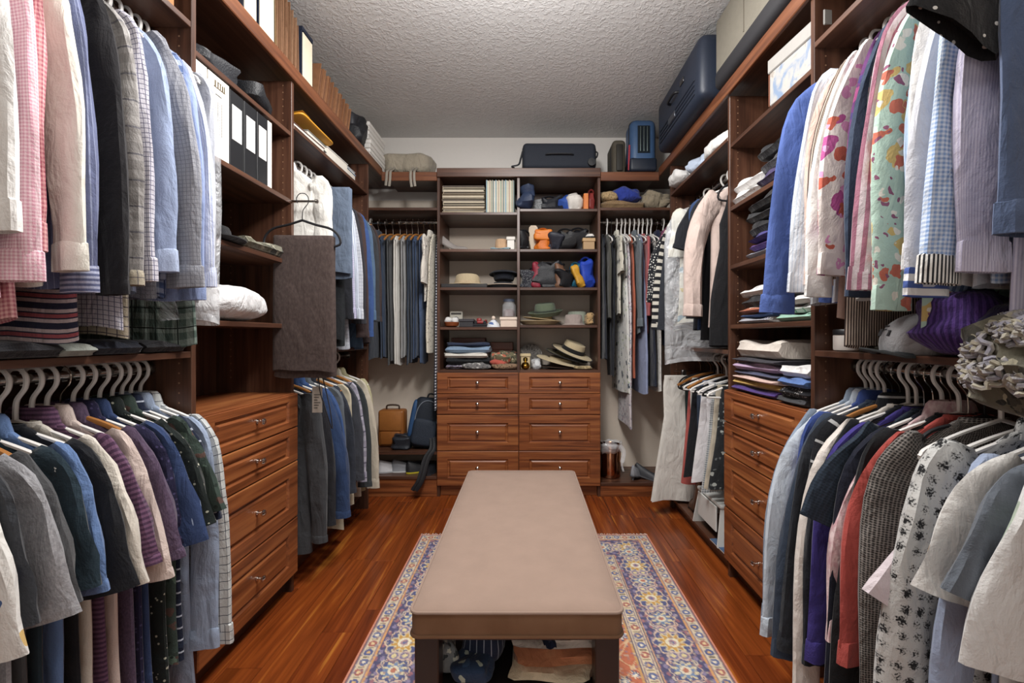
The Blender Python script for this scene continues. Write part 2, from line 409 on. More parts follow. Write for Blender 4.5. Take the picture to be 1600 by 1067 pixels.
# hutch
HX0, HX1, HXM, HY = -.654, .546, -.056, 3.2
root = thing('hutch', 'wide back-wall hutch with hat cubbies above eight raised-panel drawers', 'cabinet', ((HX0 + HX1) / 2, 3.4, 0))
HUTCH = root
for xx in (HX0, HXM - TH / 2, HX1 - TH): bx(root, 'side_panel', (xx, HY, 0), (xx + TH, YB - .001, 2.35), cw('z'))
bx(root, 'top_board', (HX0, HY + .004, 2.35), (HX1, YB - .001, 2.37), cw('x'))
bx(root, 'fascia', (HX0, HY - .018, 2.345), (HX1, HY + .004, 2.41), cw('x'), bev=.003)
ROWS = {0: [2.092, 1.82, 1.538, 1.246], 1: [2.117, 1.82, 1.538, 1.262]}
for c, (xa, xb) in enumerate(((HX0 + TH, HXM - TH / 2), (HXM + TH / 2, HX1 - TH))):
    for z in ROWS[c]: bx(root, 'shelf', (xa, HY + .003, z - TH), (xb, YB - .002, z), cw('x'))
    bx(root, 'counter_top', (xa, HY - .004, .93 - TH), (xb, YB - .002, .93), cw('x'))
    bx(root, 'valance', (xa, YB - .02, 2.27), (xb, YB - .002, 2.35), cw('x'))
    cx = (xa + xb) / 2
    for z0, h in [(.083, .255), (.342, .26), (.606, .15), (.759, .152)]: drawer(root, (HX0 + HX1) / 2 + (-.3 if c == 0 else .3), HY, z0, .596, h, 0, 'x')
bx(root, 'toe_kick', (HX0 + TH, HY + .03, 0), (HX1 - TH, HY + .045, .08), dw('x'))
P = []
for xx, nz in ((HX0 + TH + .0006, 1), (HX1 - TH - .0006, 1)):
    P += [(xx, HY + .04, 1.0 + .032 * i) for i in range(40)]
pins(root, P, 'x')
# back corner bays
for xa, xb, lab, sd in ((XLF - .0, HX0 - .001, 'narrow back hanging bay between the hutch and the jackets', -1), (HX1 + .001, XRF, 'narrow back hanging bay with dresses above the metal bin', 1)):
    root = thing('corner_bay', lab, 'closet bay', ((xa + xb) / 2, 3.4, 0))
    wa, wb = (XLW + .001, xb) if sd < 0 else (xa, XRW - .001)
    bx(root, 'top_board', (xa + .02, HY + .01, 2.37) if sd < 0 else (xa, HY + .01, 2.37), (xb, YB - .001, 2.385) if sd < 0 else (xb - .02, YB - .001, 2.385), cw('x'))
    bx(root, 'fascia', (xa + .019, HY - .008, 2.32) if sd < 0 else (xa, HY - .008, 2.32), (xb, HY + .01, 2.385) if sd < 0 else (xb - .019, HY + .01, 2.385), wood('x', a='523020', b='6b4029', c='7d5036'), bev=.003)
    bx(root, 'shelf', (wa, HY + .01, 2.108), (wb, YB - .001, 2.128), cw('x'))
    bx(root, 'back_rail', (wa, YB - .02, 2.02), (wb, YB - .001, 2.108), cw('x'))
    rail(root, (wa, 3.37, 2.06), (wb, 3.37, 2.06))
    if sd < 0:
        bx(root, 'shelf', (wa, HY, .308), (wb, YB - .001, .328), cw('x')); bx(root, 'platform', (wa, HY - .01, .13), (wb, YB - .001, .152), cw('x'))
        bx(root, 'toe_kick', (wa, HY, 0), (wb, HY + .016, .13), dw('x'))
    else:
        bx(root, 'platform', (wa, HY - .005, .08), (wb, YB - .001, .102), cw('x')); bx(root, 'toe_kick', (wa, HY, 0), (wb, HY + .016, .08), dw('x'))
# skirting piece between the bays
# thin sheet: same wall paint in a darker, shaded tone below the back boards
struct('recess_shade', box((XLW, YB - .0008, 0), (XRW, YB, 2.3), 0), paint)
# ---------------------------------------------------------------- rug
def hexs(h): return np.array(lin(h)[:3])
RX0, RX1, RY1, RL = -.625, .72, 2.575, 2.25
def build_rug():
    W = RX1 - RX0; st = .0046; nx, ny = int(W / st) + 1, int(RL / st) + 1
    U, V = np.meshgrid(np.linspace(0, W, nx), np.linspace(0, RL, ny)); R = np.random.RandomState(3)
    d = np.minimum(np.minimum(U, W - U), np.minimum(V, RL - V))
    side = np.minimum(U, W - U) <= np.minimum(V, RL - V); t = np.where(side, V, U)
    col = np.empty(U.shape + (3,)); col[:] = hexs('c06a4c')
    def put(mask, h): col[mask] = hexs(h)
    def flower(p, q, R0, k, ph, cols):
        r = np.hypot(p, q); th = np.arctan2(q, p); pet = R0 * (.72 + .28 * np.cos(k * th + ph))
        for s, h in cols: put((r < pet * s) & MASK, h)
    # field: terracotta with scattered flowers and vines
    MASK = d > .325
    vn = np.sin(U * 34 + 2 * np.sin(V * 21)) * np.cos(V * 29 + 2 * np.sin(U * 25)); put(MASK & (np.abs(vn) < .09), 'd9b48c')
    for i in range(150):
        cx, cy = R.uniform(.3, W - .3), R.uniform(.3, RL - .3); r0 = R.uniform(.014, .034)
        if R.rand() < .5: cols = [(1.25, '3c466a'), (1, 'e9dcc4'), (.7, '5b78a8'), (.4, 'f0e4cf')]
        else: cols = [(1.25, 'e5d3b4'), (1, '3d4a7a'), (.65, 'c98a4e'), (.35, 'efe1c8')]
        sel = np.hypot(U - cx, V - cy) < r0 * 1.5
        MASK = (d > .325) & sel; flower(U - cx, V - cy, r0, R.choice([5, 6, 8]), R.uniform(0, 6), cols)
    # navy spandrels at the corners of the field
    cu, cv = np.minimum(U, W - U) - .325, np.minimum(V, RL - V) - .325
    sp = cu + cv * .8 + .02 * np.sin(cu * 70) ; msp = (d > .325) & (sp < .22)
    put(msp & (sp > .2), 'e6cfae'); put(msp & (sp <= .2), '3f4671')
    MASK = msp & (sp < .19)
    g = np.sin(U * 60) * np.sin(V * 55); put(MASK & (g > .6), 'd8c6a6'); put(MASK & (g < -.65), 'a45a55')
    # borders
    def band(a, b, h): m = (d >= a) & (d < b); put(m, h); return m
    band(0, .013, 'd98f76'); band(.013, .016, '6b4a52'); g1 = band(.016, .066, 'd8c7ab'); band(.066, .069, '4a4668'); band(.069, .074, 'd7a06a')
    mb = band(.074, .245, '4a4870'); band(.245, .25, 'd3a57c'); band(.25, .254, '4a4668'); g2 = band(.254, .312, 'dcc9a8'); band(.312, .316, '4a4668'); band(.316, .325, 'c99a62')
    for gm, c0, per in ((g1, .041, .047), (g2, .283, .05)):
        k = np.floor(t / per); p = (t / per - k - .5) * per; q = d - c0
        MASK = gm; r = np.hypot(p, q * 1.0)
        for i, cc in enumerate((('5a6796', 'e8dcc6'), ('a8615a', 'e3c79a'), ('4d5a8c', 'd9b27a'))):
            mm = gm & (k % 3 == i); put(mm & (r < .0165), cc[0]); put(mm & (r < .007), cc[1])
        put(gm & (np.abs(np.abs(q) - .0225) < .0022), '8c7a8a')
        put(gm & (np.abs(p) > per * .44) & (np.abs(q) < .012), '7a6f5c')
    # main border: alternating palmettes with vine outlines
    q = d - .16; per = .14; k = np.floor(t / per); p = (t / per - k - .5) * per; MASK = mb
    n2 = np.sin(t * 90) * np.sin(d * 130 + k); put(mb & (n2 > .55), '8b7fa0'); put(mb & (n2 < -.6), '9b6672')
    wv = .055 * np.sin(t * 2 * PI / per); put(mb & (np.abs(q - wv) < .0042), 'd8b7a4'); put(mb & (np.abs(q + wv) < .0035), 'cfc0b0')
    r = np.hypot(p, q); th = np.arctan2(q, p); even = k % 2 == 0; sc_ = np.where(even, 1.0, 1.28); r = r * sc_; lob = .072 * (1 + .08 * np.cos(8 * th))
    put(mb & (r < lob), 'dcc0a6'); put(mb & (r < lob - .006), '4a5382'); put(mb & (r < .05 * (1 + .2 * np.cos(10 * th))), 'd9cba6')
    e1 = mb & even; e2 = mb & ~even
    put(e1 & (r < .040 * (1 + .25 * np.cos(10 * th))), 'c99a4a'); put(e1 & (r < .026), 'e8dfc4'); put(e1 & (r < .015), 'b08a94'); put(e1 & (r < .007), '5a6a98')
    put(e2 & (r < .040 * (1 + .25 * np.cos(8 * th))), '6c84a8'); put(e2 & (r < .026), 'e3d8c0'); put(e2 & (r < .014), 'b7735f')
    pe = np.minimum(np.abs(p - per / 2), np.abs(p + per / 2)); r2 = np.hypot(pe, np.abs(q) - .02); put(mb & (r2 < .024), 'cdb6a8'); put(mb & (r2 < .017), '7d7396'); put(mb & (r2 < .01), 'e0cf9c')
    g_ = R.rand(ny // 2 + 1, nx // 2 + 1).repeat(2, 0).repeat(2, 1)[:ny, :nx]; fl_ = np.array([hexs('c9bca6'), hexs('6d6a86'), hexs('a8807a')])
    for lo_, cc in ((.93, fl_[0]), (.86, fl_[1]), (.80, fl_[2])):
        mm = (g_ > lo_) & (g_ < lo_ + .07) & (d > .016); col[mm] = col[mm] * .45 + cc * .55
    col = col * .86 + hexs('a39c90') * .12
    col *= R.uniform(.86, 1.08, U.shape)[..., None]
    Z = np.full(U.shape, .0085) + R.uniform(-.0006, .0006, U.shape); Z[0] = Z[-1] = .001; Z[:, 0] = Z[:, -1] = .001
    P = np.stack([RX0 + U, RY1 - V, Z], 2).reshape(-1, 3)
    idx = np.arange(nx * ny).reshape(ny, nx); F = np.stack([idx[:-1, :-1], idx[1:, :-1], idx[1:, 1:], idx[:-1, 1:]], -1).reshape(-1, 4)
    me = bpy.data.meshes.new('rug_pile'); me.vertices.add(len(P)); me.vertices.foreach_set('co', P.ravel().astype(np.float32))
    me.loops.add(F.size); me.loops.foreach_set('vertex_index', F.ravel().astype(np.int32)); me.polygons.add(len(F))
    me.polygons.foreach_set('loop_start', (np.arange(len(F)) * 4).astype(np.int32)); me.polygons.foreach_set('loop_total', np.full(len(F), 4, np.int32)); me.update()
    ca = me.color_attributes.new('weave', 'FLOAT_COLOR', 'POINT')
    ca.data.foreach_set('color', np.concatenate([col.reshape(-1, 3), np.ones((nx * ny, 1))], 1).ravel().astype(np.float32))
    m = NT('woven_wool'); at = m.n('ShaderNodeAttribute', attribute_name='weave'); m.fin(at.outputs['Color'], 0.95, 0, 0.15); me.materials.append(m.m)
    root = thing('rug', 'persian style rug in blue cream and terracotta under the bench', 'rug', ((RX0 + RX1) / 2, RY1 - RL / 2, 0))
    o = bpy.data.objects.new('pile', me); C.objects.link(o); o.parent = root; o.location = tuple(-Vector(root.location))
    gs = []
    for i in range(150):
        xx = RX0 + W * (i + .5) / 150; L = rnd.uniform(.012, .024); s = rnd.uniform(-.006, .006)
        gs.append(([(xx - .0022, RY1 - .002, .006), (xx + .0022, RY1 - .002, .006), (xx + .0018 + s, RY1 + L, .0015), (xx - .0018 + s, RY1 + L, .0015), (xx, RY1 - .002, .0085), (xx + s, RY1 + L, .004)], [(0, 1, 2, 3), (0, 3, 5, 4), (1, 4, 5, 2)], None))
    obj('fringe', join(*gs), fab('plain', 'e3d3c0'), root, False, off=root.location, stuff=True)
build_rug()

# ---------------------------------------------------------------- bench
BX0, BX1, BY0, BY1, BZ = -.295, .248, 1.107, 2.267, .48
root = thing('bench', 'long upholstered bench with taupe suede cushion on dark wooden legs', 'bench', ((BX0 + BX1) / 2, (BY0 + BY1) / 2, .009))
suede = fab('plain', '957967', wr=.06, rough=.95)
side_s = fab('mel', '79502c', '835a36', p=.1, wr=.1)
dk = plain('2c1a14', .35)
bc = ((BX0 + BX1) / 2, (BY0 + BY1) / 2)
off = Vector(root.location)
def rrect(x0, x1, y0, y1, r, z, k=6):
    P = []
    for cx, cy, a0 in ((x1 - r, y1 - r, 0), (x0 + r, y1 - r, PI / 2), (x0 + r, y0 + r, PI), (x1 - r, y0 + r, 1.5 * PI)):
        P += [(cx + r * math.cos(a0 + PI / 2 * i / k), cy + r * math.sin(a0 + PI / 2 * i / k), z) for i in range(k + 1)]
    return P
T_, B_ = BZ, BZ - .068
ws = loft([rrect(BX0 + i, BX1 - i, BY0 + i, BY1 - i, .022 - min(i, .018), z) for i, z in ((.004, B_), (0, B_ + .004), (0, T_ - .009), (.002, T_ - .005))], True, False)
obj('cushion_side', ws, side_s, root, off=off)
top = loft([rrect(BX0 + i, BX1 - i, BY0 + i, BY1 - i, .022 - min(i, .018), z) for i, z in ((.001, T_ - .006), (.006, T_ - .001), (.05, T_ + .003), (.13, T_ + .006), (.2, T_ + .007))], False, True)
obj('cushion_top', top, suede, root, off=off)
for zz, nm in ((T_ - .004, 'piping'), (B_ + .003, 'piping')):
    obj(nm, tube(rrect(BX0 - .001, BX1 + .001, BY0 - .001, BY1 + .001, .022, zz), .0042, 8, True), side_s if zz < T_ - .02 else suede, root, off=off)
for sx in (0, 1):
    for sy in (0, 1):
        x0 = BX0 + .008 if sx == 0 else BX1 - .07; y0 = BY0 + .012 if sy == 0 else BY1 - .072
        bx(root, 'leg', (x0, y0, .009), (x0 + .062, y0 + .06, B_), dk, bev=.003)
bx(root, 'rail', (BX0 + .07, BY0 + .014, B_ - .016), (BX1 - .07, BY0 + .04, B_), dk); bx(root, 'rail', (BX0 + .07, BY1 - .04, B_ - .016), (BX1 - .07, BY1 - .014, B_), dk)
bx(root, 'rail', (BX0 + .01, BY0 + .072, B_ - .016), (BX0 + .035, BY1 - .072, B_), dk); bx(root, 'rail', (BX1 - .035, BY0 + .072, B_ - .016), (BX1 - .01, BY1 - .072, B_), dk)
bx(root, 'lower_shelf', (BX0 + .03, BY0 + .05, .225), (BX1 - .03, BY1 - .05, .245), plain('15100e', .6))
# ---------------------------------------------------------------- hangers and garments
HSHAPE = crv([(-.022, 0, -.018), (-.026, 0, .004), (-.012, 0, .024), (.012, 0, .024), (.026, 0, .006), (.024, 0, -.02), (.004, 0, -.048), (0, 0, -.075), (0, 0, -.10)], 4)
def hook_geo(r): return tube(HSHAPE, r, 6)
def frame_geo(kind):
    if kind == 'w': return tube(crv([(0, 0, -.098), (.1, 0, -.128), (.185, 0, -.162), (.204, 0, -.178), (.19, 0, -.188), (0, 0, -.189), (-.19, 0, -.188), (-.204, 0, -.178), (-.185, 0, -.162), (-.1, 0, -.128), (0, 0, -.098)], 3), .0052, 6)
    if kind == 'd': return tube(crv([(-.205, 0, -.175), (-.12, 0, -.13), (-.03, 0, -.103), (.03, 0, -.103), (.12, 0, -.13), (.205, 0, -.175)], 4), [.008] * 20 + [.008], 8, flat=.8)
    if kind == 'k': return tube(crv([(0, 0, -.095), (.06, 0, -.115), (.13, 0, -.135), (.165, 0, -.175), (.15, 0, -.21), (0, 0, -.212), (-.15, 0, -.21), (-.165, 0, -.175), (-.13, 0, -.135), (-.06, 0, -.115), (0, 0, -.095)], 4), .0055, 6)
    return tube(crv([(0, 0, -.098), (.19, 0, -.17), (0, 0, -.172), (-.19, 0, -.17), (0, 0, -.098)], 4), .0018, 5)
HK = {'w': ('white plastic', 'e6e3df', .0054), 'd': ('wooden', 'a06a34', .0019), 'k': ('black velvet', '17161a', .002), 'm': ('wire', 'c0bcb6', .0018), 'b': ('black plastic', '141416', .005), 'c': ('steel clip', 'b5b1ac', .0019)}
_hproto = {}
def hanger(kind, loc, rz, label, group=None):
    if kind not in _hproto:
        nm, h, hr = HK[kind]; mm = plain(h, .35 if kind in 'wb' else .7, 0, .4, .02)
        mk = metal() if kind in 'dmc' else mm
        t = thing('hanger', label, 'hanger', loc, (0, 0, rz))
        if kind == 'c':
            obj('hook', hook_geo(hr), mk, t); obj('bar', tube([(-.17, 0, -.1), (.17, 0, -.1)], .003, 6), mk, t)
            for x in (-.11, .11): obj('clip', join(box((x - .014, -.012, -.135), (x + .014, .012, -.092), .003), box((x - .01, -.015, -.15), (x + .01, .015, -.128), .003)), metal('8a8784', .3), t)
        else:
            obj('hook', hook_geo(hr), mk, t); obj('arms', frame_geo('w' if kind == 'b' else kind), mm if kind != 'm' else mk, t)
        _hproto[kind] = t
    else:
        t = copy_tree(_hproto[kind]); t.location = loc; t.rotation_euler = (0, 0, rz); t['label'] = label
    if group: t['group'] = group
    return t

def slab(zs, Ws, Ts, amp, m, ph, n=28, xc=0.0, yc=0.0, hem=.006, y0=0.0):
    a = np.linspace(0, 2 * PI, n, endpoint=False); c, s = np.cos(a), np.sin(a); rings = []
    zt, zb = zs[0], zs[-1]
    for i, (z, W, T) in enumerate(zip(zs, Ws, Ts)):
        g = min(1, max(0, (zt - z - .05) / .35)); x = W * np.sign(c) * np.abs(c) ** .75
        y = T * np.sign(s) * np.abs(s) ** .6
        q = x / max(W, .01)
        y = y + amp * g * (np.sin(m * q * 1.7 + ph + z * 2.2) + .5 * np.sin(2.1 * m * q + ph * 2 - z * 3))
        y = y + g * amp * 1.1 * np.array([noise.noise(Vector((k * 9 + ph, z * 5, ph * 3))) for k in x])
        k = ((zt - z) / (zt - zb + 1e-6)) ** 6
        zz = z + hem * k * np.sin(2 * a + ph) + .003 * g * np.sin(5 * q + ph)
        rings.append(np.stack([xc + x, np.full(n, yc) + y + y0 * (zt - z), zz], 1))
    r = rings[-1].copy(); r[:, 0] = xc + (r[:, 0] - xc) * .96; r[:, 1] = r[:, 1].mean() + (r[:, 1] - r[:, 1].mean()) * .6; r[:, 2] += .025
    return loft(rings + [r])
def sleeve(side, L, fl, short, ph, dy, th, w=1.0, sh=.165):
    """sleeve hanging from the shoulder; L = z of its end (negative)"""
    n, N = 14, 15; f = fl if side > 0 else min(fl, .02)
    z0 = -.165
    if short: P = [(sh - .03, z0), (sh + .012, z0 - .03), (sh + .015 + f * .6, z0 + (L - z0) * .5), (sh + .02 + f, L)]
    else: P = [(sh - .03, z0), (sh + .014, z0 - .035), (sh + .018 + f * .45, z0 - .15), (sh + .018 + f * .8, z0 + (L - z0) * .55), (sh + .012 + f, L)]
    q = crv([(p[0], 0, p[1]) for p in P], 6); idx = np.linspace(0, len(q) - 1, N); ctr = [q[int(i)].lerp(q[min(int(i) + 1, len(q) - 1)], i - int(i)) for i in idx]
    rings = []; a = np.linspace(0, 2 * PI, n, endpoint=False)
    for i, c in enumerate(ctr):
        t = i / (N - 1); tan = (ctr[min(i + 1, N - 1)] - ctr[max(i - 1, 0)]).normalized(); e = Vector((-tan.z, 0, tan.x))
        if short: hw = np.interp(t, [0, .15, .5, 1], [.02, .048, .058, .064]); hh = np.interp(t, [0, .2, 1], [.006, 1, 1.25]) * th
        else: hw = np.interp(t, [0, .12, .35, .8, 1], [.02, .046, .05, .042, .039]); hh = np.interp(t, [0, .12, .5, 1], [.006, .9, 1.15, 1.0]) * th
        hw *= w * (1 + .06 * math.sin(11 * t + ph)); bend = .006 * math.sin(8 * t + ph)
        x = hw * np.cos(a); y = hh * np.sign(np.sin(a)) * np.abs(np.sin(a)) ** .7 * (1 + .18 * math.sin(17 * t + ph)) + .004 * np.sin(9 * t + 3 * np.cos(a) + ph)
        nz = np.array([noise.noise(Vector((math.cos(k) * 1.3 + ph, math.sin(k) * 1.3, t * 6 + ph))) for k in a]); y = y + nz * th * .55; x = x * (1 + .07 * nz)
        rings.append(np.stack([c.x + bend + e.x * x, dy * t + y, c.z + e.z * x], 1))
    end = rings[-1]; ce = end.mean(0); ax = np.array(ctr[-1] - ctr[-2]); ax /= np.linalg.norm(ax)
    inn = ce + (end - ce) * .8 - ax * .03
    return loft(rings + [inn]), rings, ctr
def cuff(rings, ctr, k=1.08, h=.06):
    e = rings[-1]; ce = e.mean(0); ax = np.array(ctr[-1] - ctr[-2]); ax /= np.linalg.norm(ax); b = (e - ce) * k
    return loft([ce + (e - ce) * .97 - ax * h, ce + b - ax * (h - .004), ce + b * 1.03 - ax * h * .4, ce + b * 1.04 + ax * .006, ce + b * .9 + ax * .007, ce + b * .75 - ax * .02])

RODS = {'LU': ((RODX[-1], None, 2.15), 0, 'on the upper left-wall rail'), 'LL': ((RODX[-1], None, 1.076), 0, 'on the lower left-wall rail'),
        'L3U': ((RODX[-1], None, 2.08), 0, 'hanging behind the brown trousers'), 'L3L': ((RODX[-1], None, 1.05), 0, 'hanging below the brown trousers'),
        'RU': ((RODX[1], None, 2.15), PI, 'on the upper right-wall rail'), 'RL': ((RODX[1], None, 1.076), PI, 'on the lower right-wall rail'),
        'R3U': ((RODX[1], None, 2.08), PI, 'hanging beside the garment bag'), 'R3L': ((RODX[1], None, 1.05), PI, 'hanging above the step stool'),
        'BL': ((None, 3.37, 2.06), -PI / 2, 'hanging above the backpack'), 'BR': ((None, 3.37, 2.06), -PI / 2, 'hanging above the metal bin')}
NAME = {'shirt': ('shirt', 'shirt'), 'tee': ('t_shirt', 'shirt'), 'polo': ('polo_shirt', 'shirt'), 'jacket': ('jacket', 'jacket'), 'sweater': ('sweater', 'sweater'),
        'blouse': ('blouse', 'blouse'), 'dress': ('dress', 'dress'), 'skirt': ('skirt', 'skirt'), 'tf': ('trousers', 'trousers'), 'tl': ('trousers', 'trousers'),
        'tank': ('top', 'top'), 'bag': ('garment_bag', 'garment bag'), 'cardigan': ('cardigan', 'cardigan')}
GR = random.Random(11)
def hang(rod, s, kind, mat, short, L=None, sl=None, sL=None, fl=.06, hg='w', th=.0115, amp=.005, m=2, cm=None, W=1.0, loc=None, trim=None, tilt=0, dx=0, phrase=None, colr=None, sw=1.0, dz=0):
    if loc is None:
        (rx, ry, rz_), rz, ph_ = RODS[rod]; loc = (rx if rx is not None else s, ry if ry is not None else s, rz_)
    else: rz, ph_ = 0, ''
    ph_ = phrase if phrase is not None else ph_
    rz2 = rz + math.radians(GR.uniform(-3, 3) + tilt)
    ph = GR.uniform(0, 6.28); dy = GR.uniform(-.008, .008)
    nm, cat = NAME[kind]; label = (short + ' ' + ph_).strip()
    gl = (loc[0] + dx, loc[1], loc[2] + dz); t = thing(nm, label, cat, gl, (0, 0, rz2))
    if hg:
        hl = '%s hanger holding the %s' % (HK[hg][0], label)
        if len(hl.split()) > 16: hl = '%s hanger holding the %s' % (HK[hg][0], short)
        hanger(hg, loc, rz2, hl)
    z0 = -.102
    if kind in ('shirt', 'tee', 'polo', 'jacket', 'sweater', 'blouse', 'cardigan', 'dress', 'tank'):
        L = L or {'dress': 1.15, 'jacket': .82}.get(kind, .86)
        sl = sl or {'tee': 'S', 'polo': 'S', 'dress': 'N', 'tank': 'N'}.get(kind, 'L')
        ws = .82 if sl == 'N' else 1.0
        hem = 1.25 if kind == 'dress' else 1.06
        zs = [z0, -.112, -.13, -.155, -.185, -.24, -.33, -.45, -.58] ; zs = [z for z in zs if z > -L + .06] + list(np.linspace(max(-.66, -L + .05), -L, 6))
        Ws = [np.interp(-z, [.102, .112, .13, .155, .185, .24, .33, .45, .7, 1.2], np.array([.055, .078, .105 * ws, .138 * ws, .165 * ws, .178 * ws, .18, .18, .185 * (hem if kind == 'dress' else 1), .2 * hem])) * W for z in zs]
        Ts = [np.interp(-z, [.102, .13, .2, .4, 1.2], [.010, .009, th * .9, th, th * (1.5 if kind == 'dress' else 1.15)]) for z in zs]
        obj('body', slab(zs, Ws, Ts, amp, m, ph), mat, t)
        if sl != 'N':
            for sd in (1, -1):
                e = sL if sL else (-.42 if sl == 'S' else -.8)
                g, rg, ct = sleeve(sd, e + GR.uniform(-.01, .01), fl, sl == 'S', ph + sd, dy, th * 1.05, sw, .165 * W)
                if sd < 0: g = xf(g, sc=(-1, 1, 1)); g = (g[0], [tuple(reversed(f)) for f in g[1]], [list(reversed(u)) for u in g[2]])
                so = obj('sleeve', g, mat, t)
                if sd > 0 and sl == 'L' and kind in ('shirt', 'sweater', 'blouse', 'jacket', 'cardigan'):
                    obj('cuff', cuff(rg, ct, 1.05 if kind != 'shirt' else 1.1, .055 if kind != 'jacket' else .03), cm or mat, so)
                if sd > 0 and sl == 'S' and kind == 'polo': obj('cuff', cuff(rg, ct, 1.03, .022), cm or mat, so)
        cr = colr or mat
        if kind in ('shirt', 'polo', 'jacket', 'blouse'):
            obj('collar', lathe([(.052, -.112), (.05, -.075), (.054, -.07), (.064, -.08), (.078, -.122), (.07, -.128), (.06, -.1)], 20, 1, .3), cr, t)
        elif sl != 'N': obj('neckband', lathe([(.066, -.112), (.062, -.1), (.056, -.099), (.052, -.11)], 20, 1, .26), cr, t)
        if kind in ('shirt', 'jacket', 'blouse', 'cardigan'):
            obj('placket', loft([np.array([[x * .016, y, z] for x, y in ((-1, -th - amp * .9 - .002), (1, -th - amp * .9 - .002), (1, -th + .003), (-1, -th + .003))]) for z in np.linspace(-.16, -L + .02, 5)]), mat, t)
    elif kind == 'tf':
        L = L or .72; w_ = .115 * W
        for k in (-1, 1):
            up = .035 if hg == 'd' else 0; zs = [-.165 + up, -.172 + up, -.185 + up, -.25] + list(np.linspace(-.32, -L + (.03 if k < 0 else 0), 7))
            obj('leg', slab(zs, [w_ * .96, w_, w_, w_] + [w_ * (1 + .04 * i / 7) for i in range(7)], [.003, .007, .0085] + [.0095] * 8, amp * .7, m, ph + k, 24, 0.01, k * .0095, .004), mat, t)
        if trim: obj('waistband', slab([-L + .045, -L + .04, -L, -L - .002], [w_ * 1.03] * 4, [.0105, .0115, .0115, .009], 0, 1, 0, 24, .01, .0095), trim, t)
    elif kind == 'tl':
        L = L or 1.05; wt, wb = .12 * W, .10 * W
        obj('waistband', slab([-.128, -.13, -.165, -.168], [wt * .97, wt, wt * 1.01, wt], [.012, .016, .016, .014], 0, 1, ph, 24), mat, t)
        for k in (-1, 1):
            zs = [-.16, -.2, -.28] + list(np.linspace(-.4, -L + GR.uniform(-.02, .02), 8))
            obj('leg', slab(zs, [wt, wt * 1.04, wt * 1.03] + list(np.linspace(wt, wb, 8) if fl < .2 else np.linspace(wt, wt * 1.8, 8)), [.0085] * 11, amp, m, ph + k * .6, 24, 0, k * .0085, .006), mat, t)
    elif kind == 'skirt':
        L = L or .75
        obj('waistband', slab([-.128, -.13, -.16, -.163], [.15 * W, .155 * W, .16 * W, .16 * W], [.008, .011, .011, .009], 0, 1, ph, 26), trim or mat, t)
        obj('panel', slab([-.158, -.2, -.3] + list(np.linspace(-.4, -L, 6)), [.16 * W, .17 * W, .18 * W] + list(np.linspace(.19, .24, 6) * W), [.011] * 3 + [th * 1.3] * 6, amp * 1.4, m + 2, ph, 36), mat, t)
    elif kind == 'bag':
        L = L or 1.0
        zs = [-.085, -.095, -.12, -.16, -.25] + list(np.linspace(-.35, -L, 9))
        obj('cover', slab(zs, [.04, .07, .15, .2 * W, .235 * W] + [.245 * W] * 9, [.008, .014, .022, .028] + [.032] * 10, .008, 3, ph, 40, hem=.01), mat, t)
    return t

F = fab
WHT, CRM = F('plain', 'dcdad6'), F('plain', 'd5d1c4')
G = []
# --- upper rail, left wall (near to far)
for a in (
    (.80, 'shirt', WHT, 'white long-sleeved shirt', dict(sL=-.77)),
    (.842, 'shirt', F('ging', 'd98fa6', 'eccad2', p=.007), 'pale pink micro-check shirt', dict(L=.9, sL=-.86)),
    (.885, 'shirt', F('ging', 'b8586c', 'e0a5a2', p=.009), 'rose gingham shirt', dict(L=.94, fl=.04)),
    (.925, 'shirt', CRM, 'cream long-sleeved shirt', dict(sL=-.83, fl=.075)),
    (.962, 'shirt', F('vs', '5d668e', '8690b4', p=.012, d=.12), 'slate blue pinstripe shirt with striped cuff', dict(sL=-.86, cm=F('hs', '59628c', 'a3aaca', p=.011, d=.5))),
    (.990, 'polo', F('hs', '23253f', 'b9a6a8', 'a0404a', p=.022, d=.36), 'navy and red striped polo', dict(L=.98, sl='N')),
    (1.018, 'jacket', F('plain', '19171b'), 'black jacket', dict(sL=-.87, fl=.075, th=.013)),
    (1.062, 'jacket', F('plaid', '86827f', 'a29e9b', '66646a', p=.042), 'grey glen plaid jacket', dict(sL=-.85, fl=.07, th=.013, cm=F('pane', 'b3a78f', '5a5862', p=.02, d=.08))),
    (1.10, 'shirt', F('pane', 'c3c0cc', '5b5a78', p=.012, d=.14), 'white shirt with fine navy and purple checks', dict(L=.95, sL=-.82)),
    (1.132, 'polo', F('pane', 'b6a98e', '4a4450', p=.024, d=.1), 'tan windowpane shirt', dict(L=.97, sl='N')),
    (1.145, 'shirt', F('plain', '93a6cc'), 'light blue shirt with rolled-back cuff', dict(sL=-.80, fl=.075, cm=F('plain', 'a9bbdd'))),
    (1.21, 'shirt', F('pane', '8a8c95', '6f727e', p=.011, d=.15), 'pale grey fine check shirt', dict(sL=-.84, fl=.10, sw=1.3, th=.014)),
    (1.25, 'shirt', F('plaid', '4f689a', 'b3bfd6', '32446e', p=.03), 'blue and white plaid shirt', dict(fl=.04)),
    (1.283, 'shirt', F('plain', '8296c6'), 'periwinkle blue shirt', dict(sL=-.85, fl=.055)),
    (1.315, 'shirt', F('vs', 'a9b4d6', 'd0d6e6', p=.006), 'fine blue striped shirt', dict(sL=-.81, fl=.065)),
    (1.347, 'polo', F('plaid', '4b6157', '8fa095', '27342f', p=.04), 'green plaid shirt', dict(L=1.0, sl='N')),
    (1.375, 'shirt', F('plain', 'a3a7b2'), 'grey dress shirt inside the clear cover', dict(sL=-.8, fl=.03)),
): G.append(('LU',) + a)
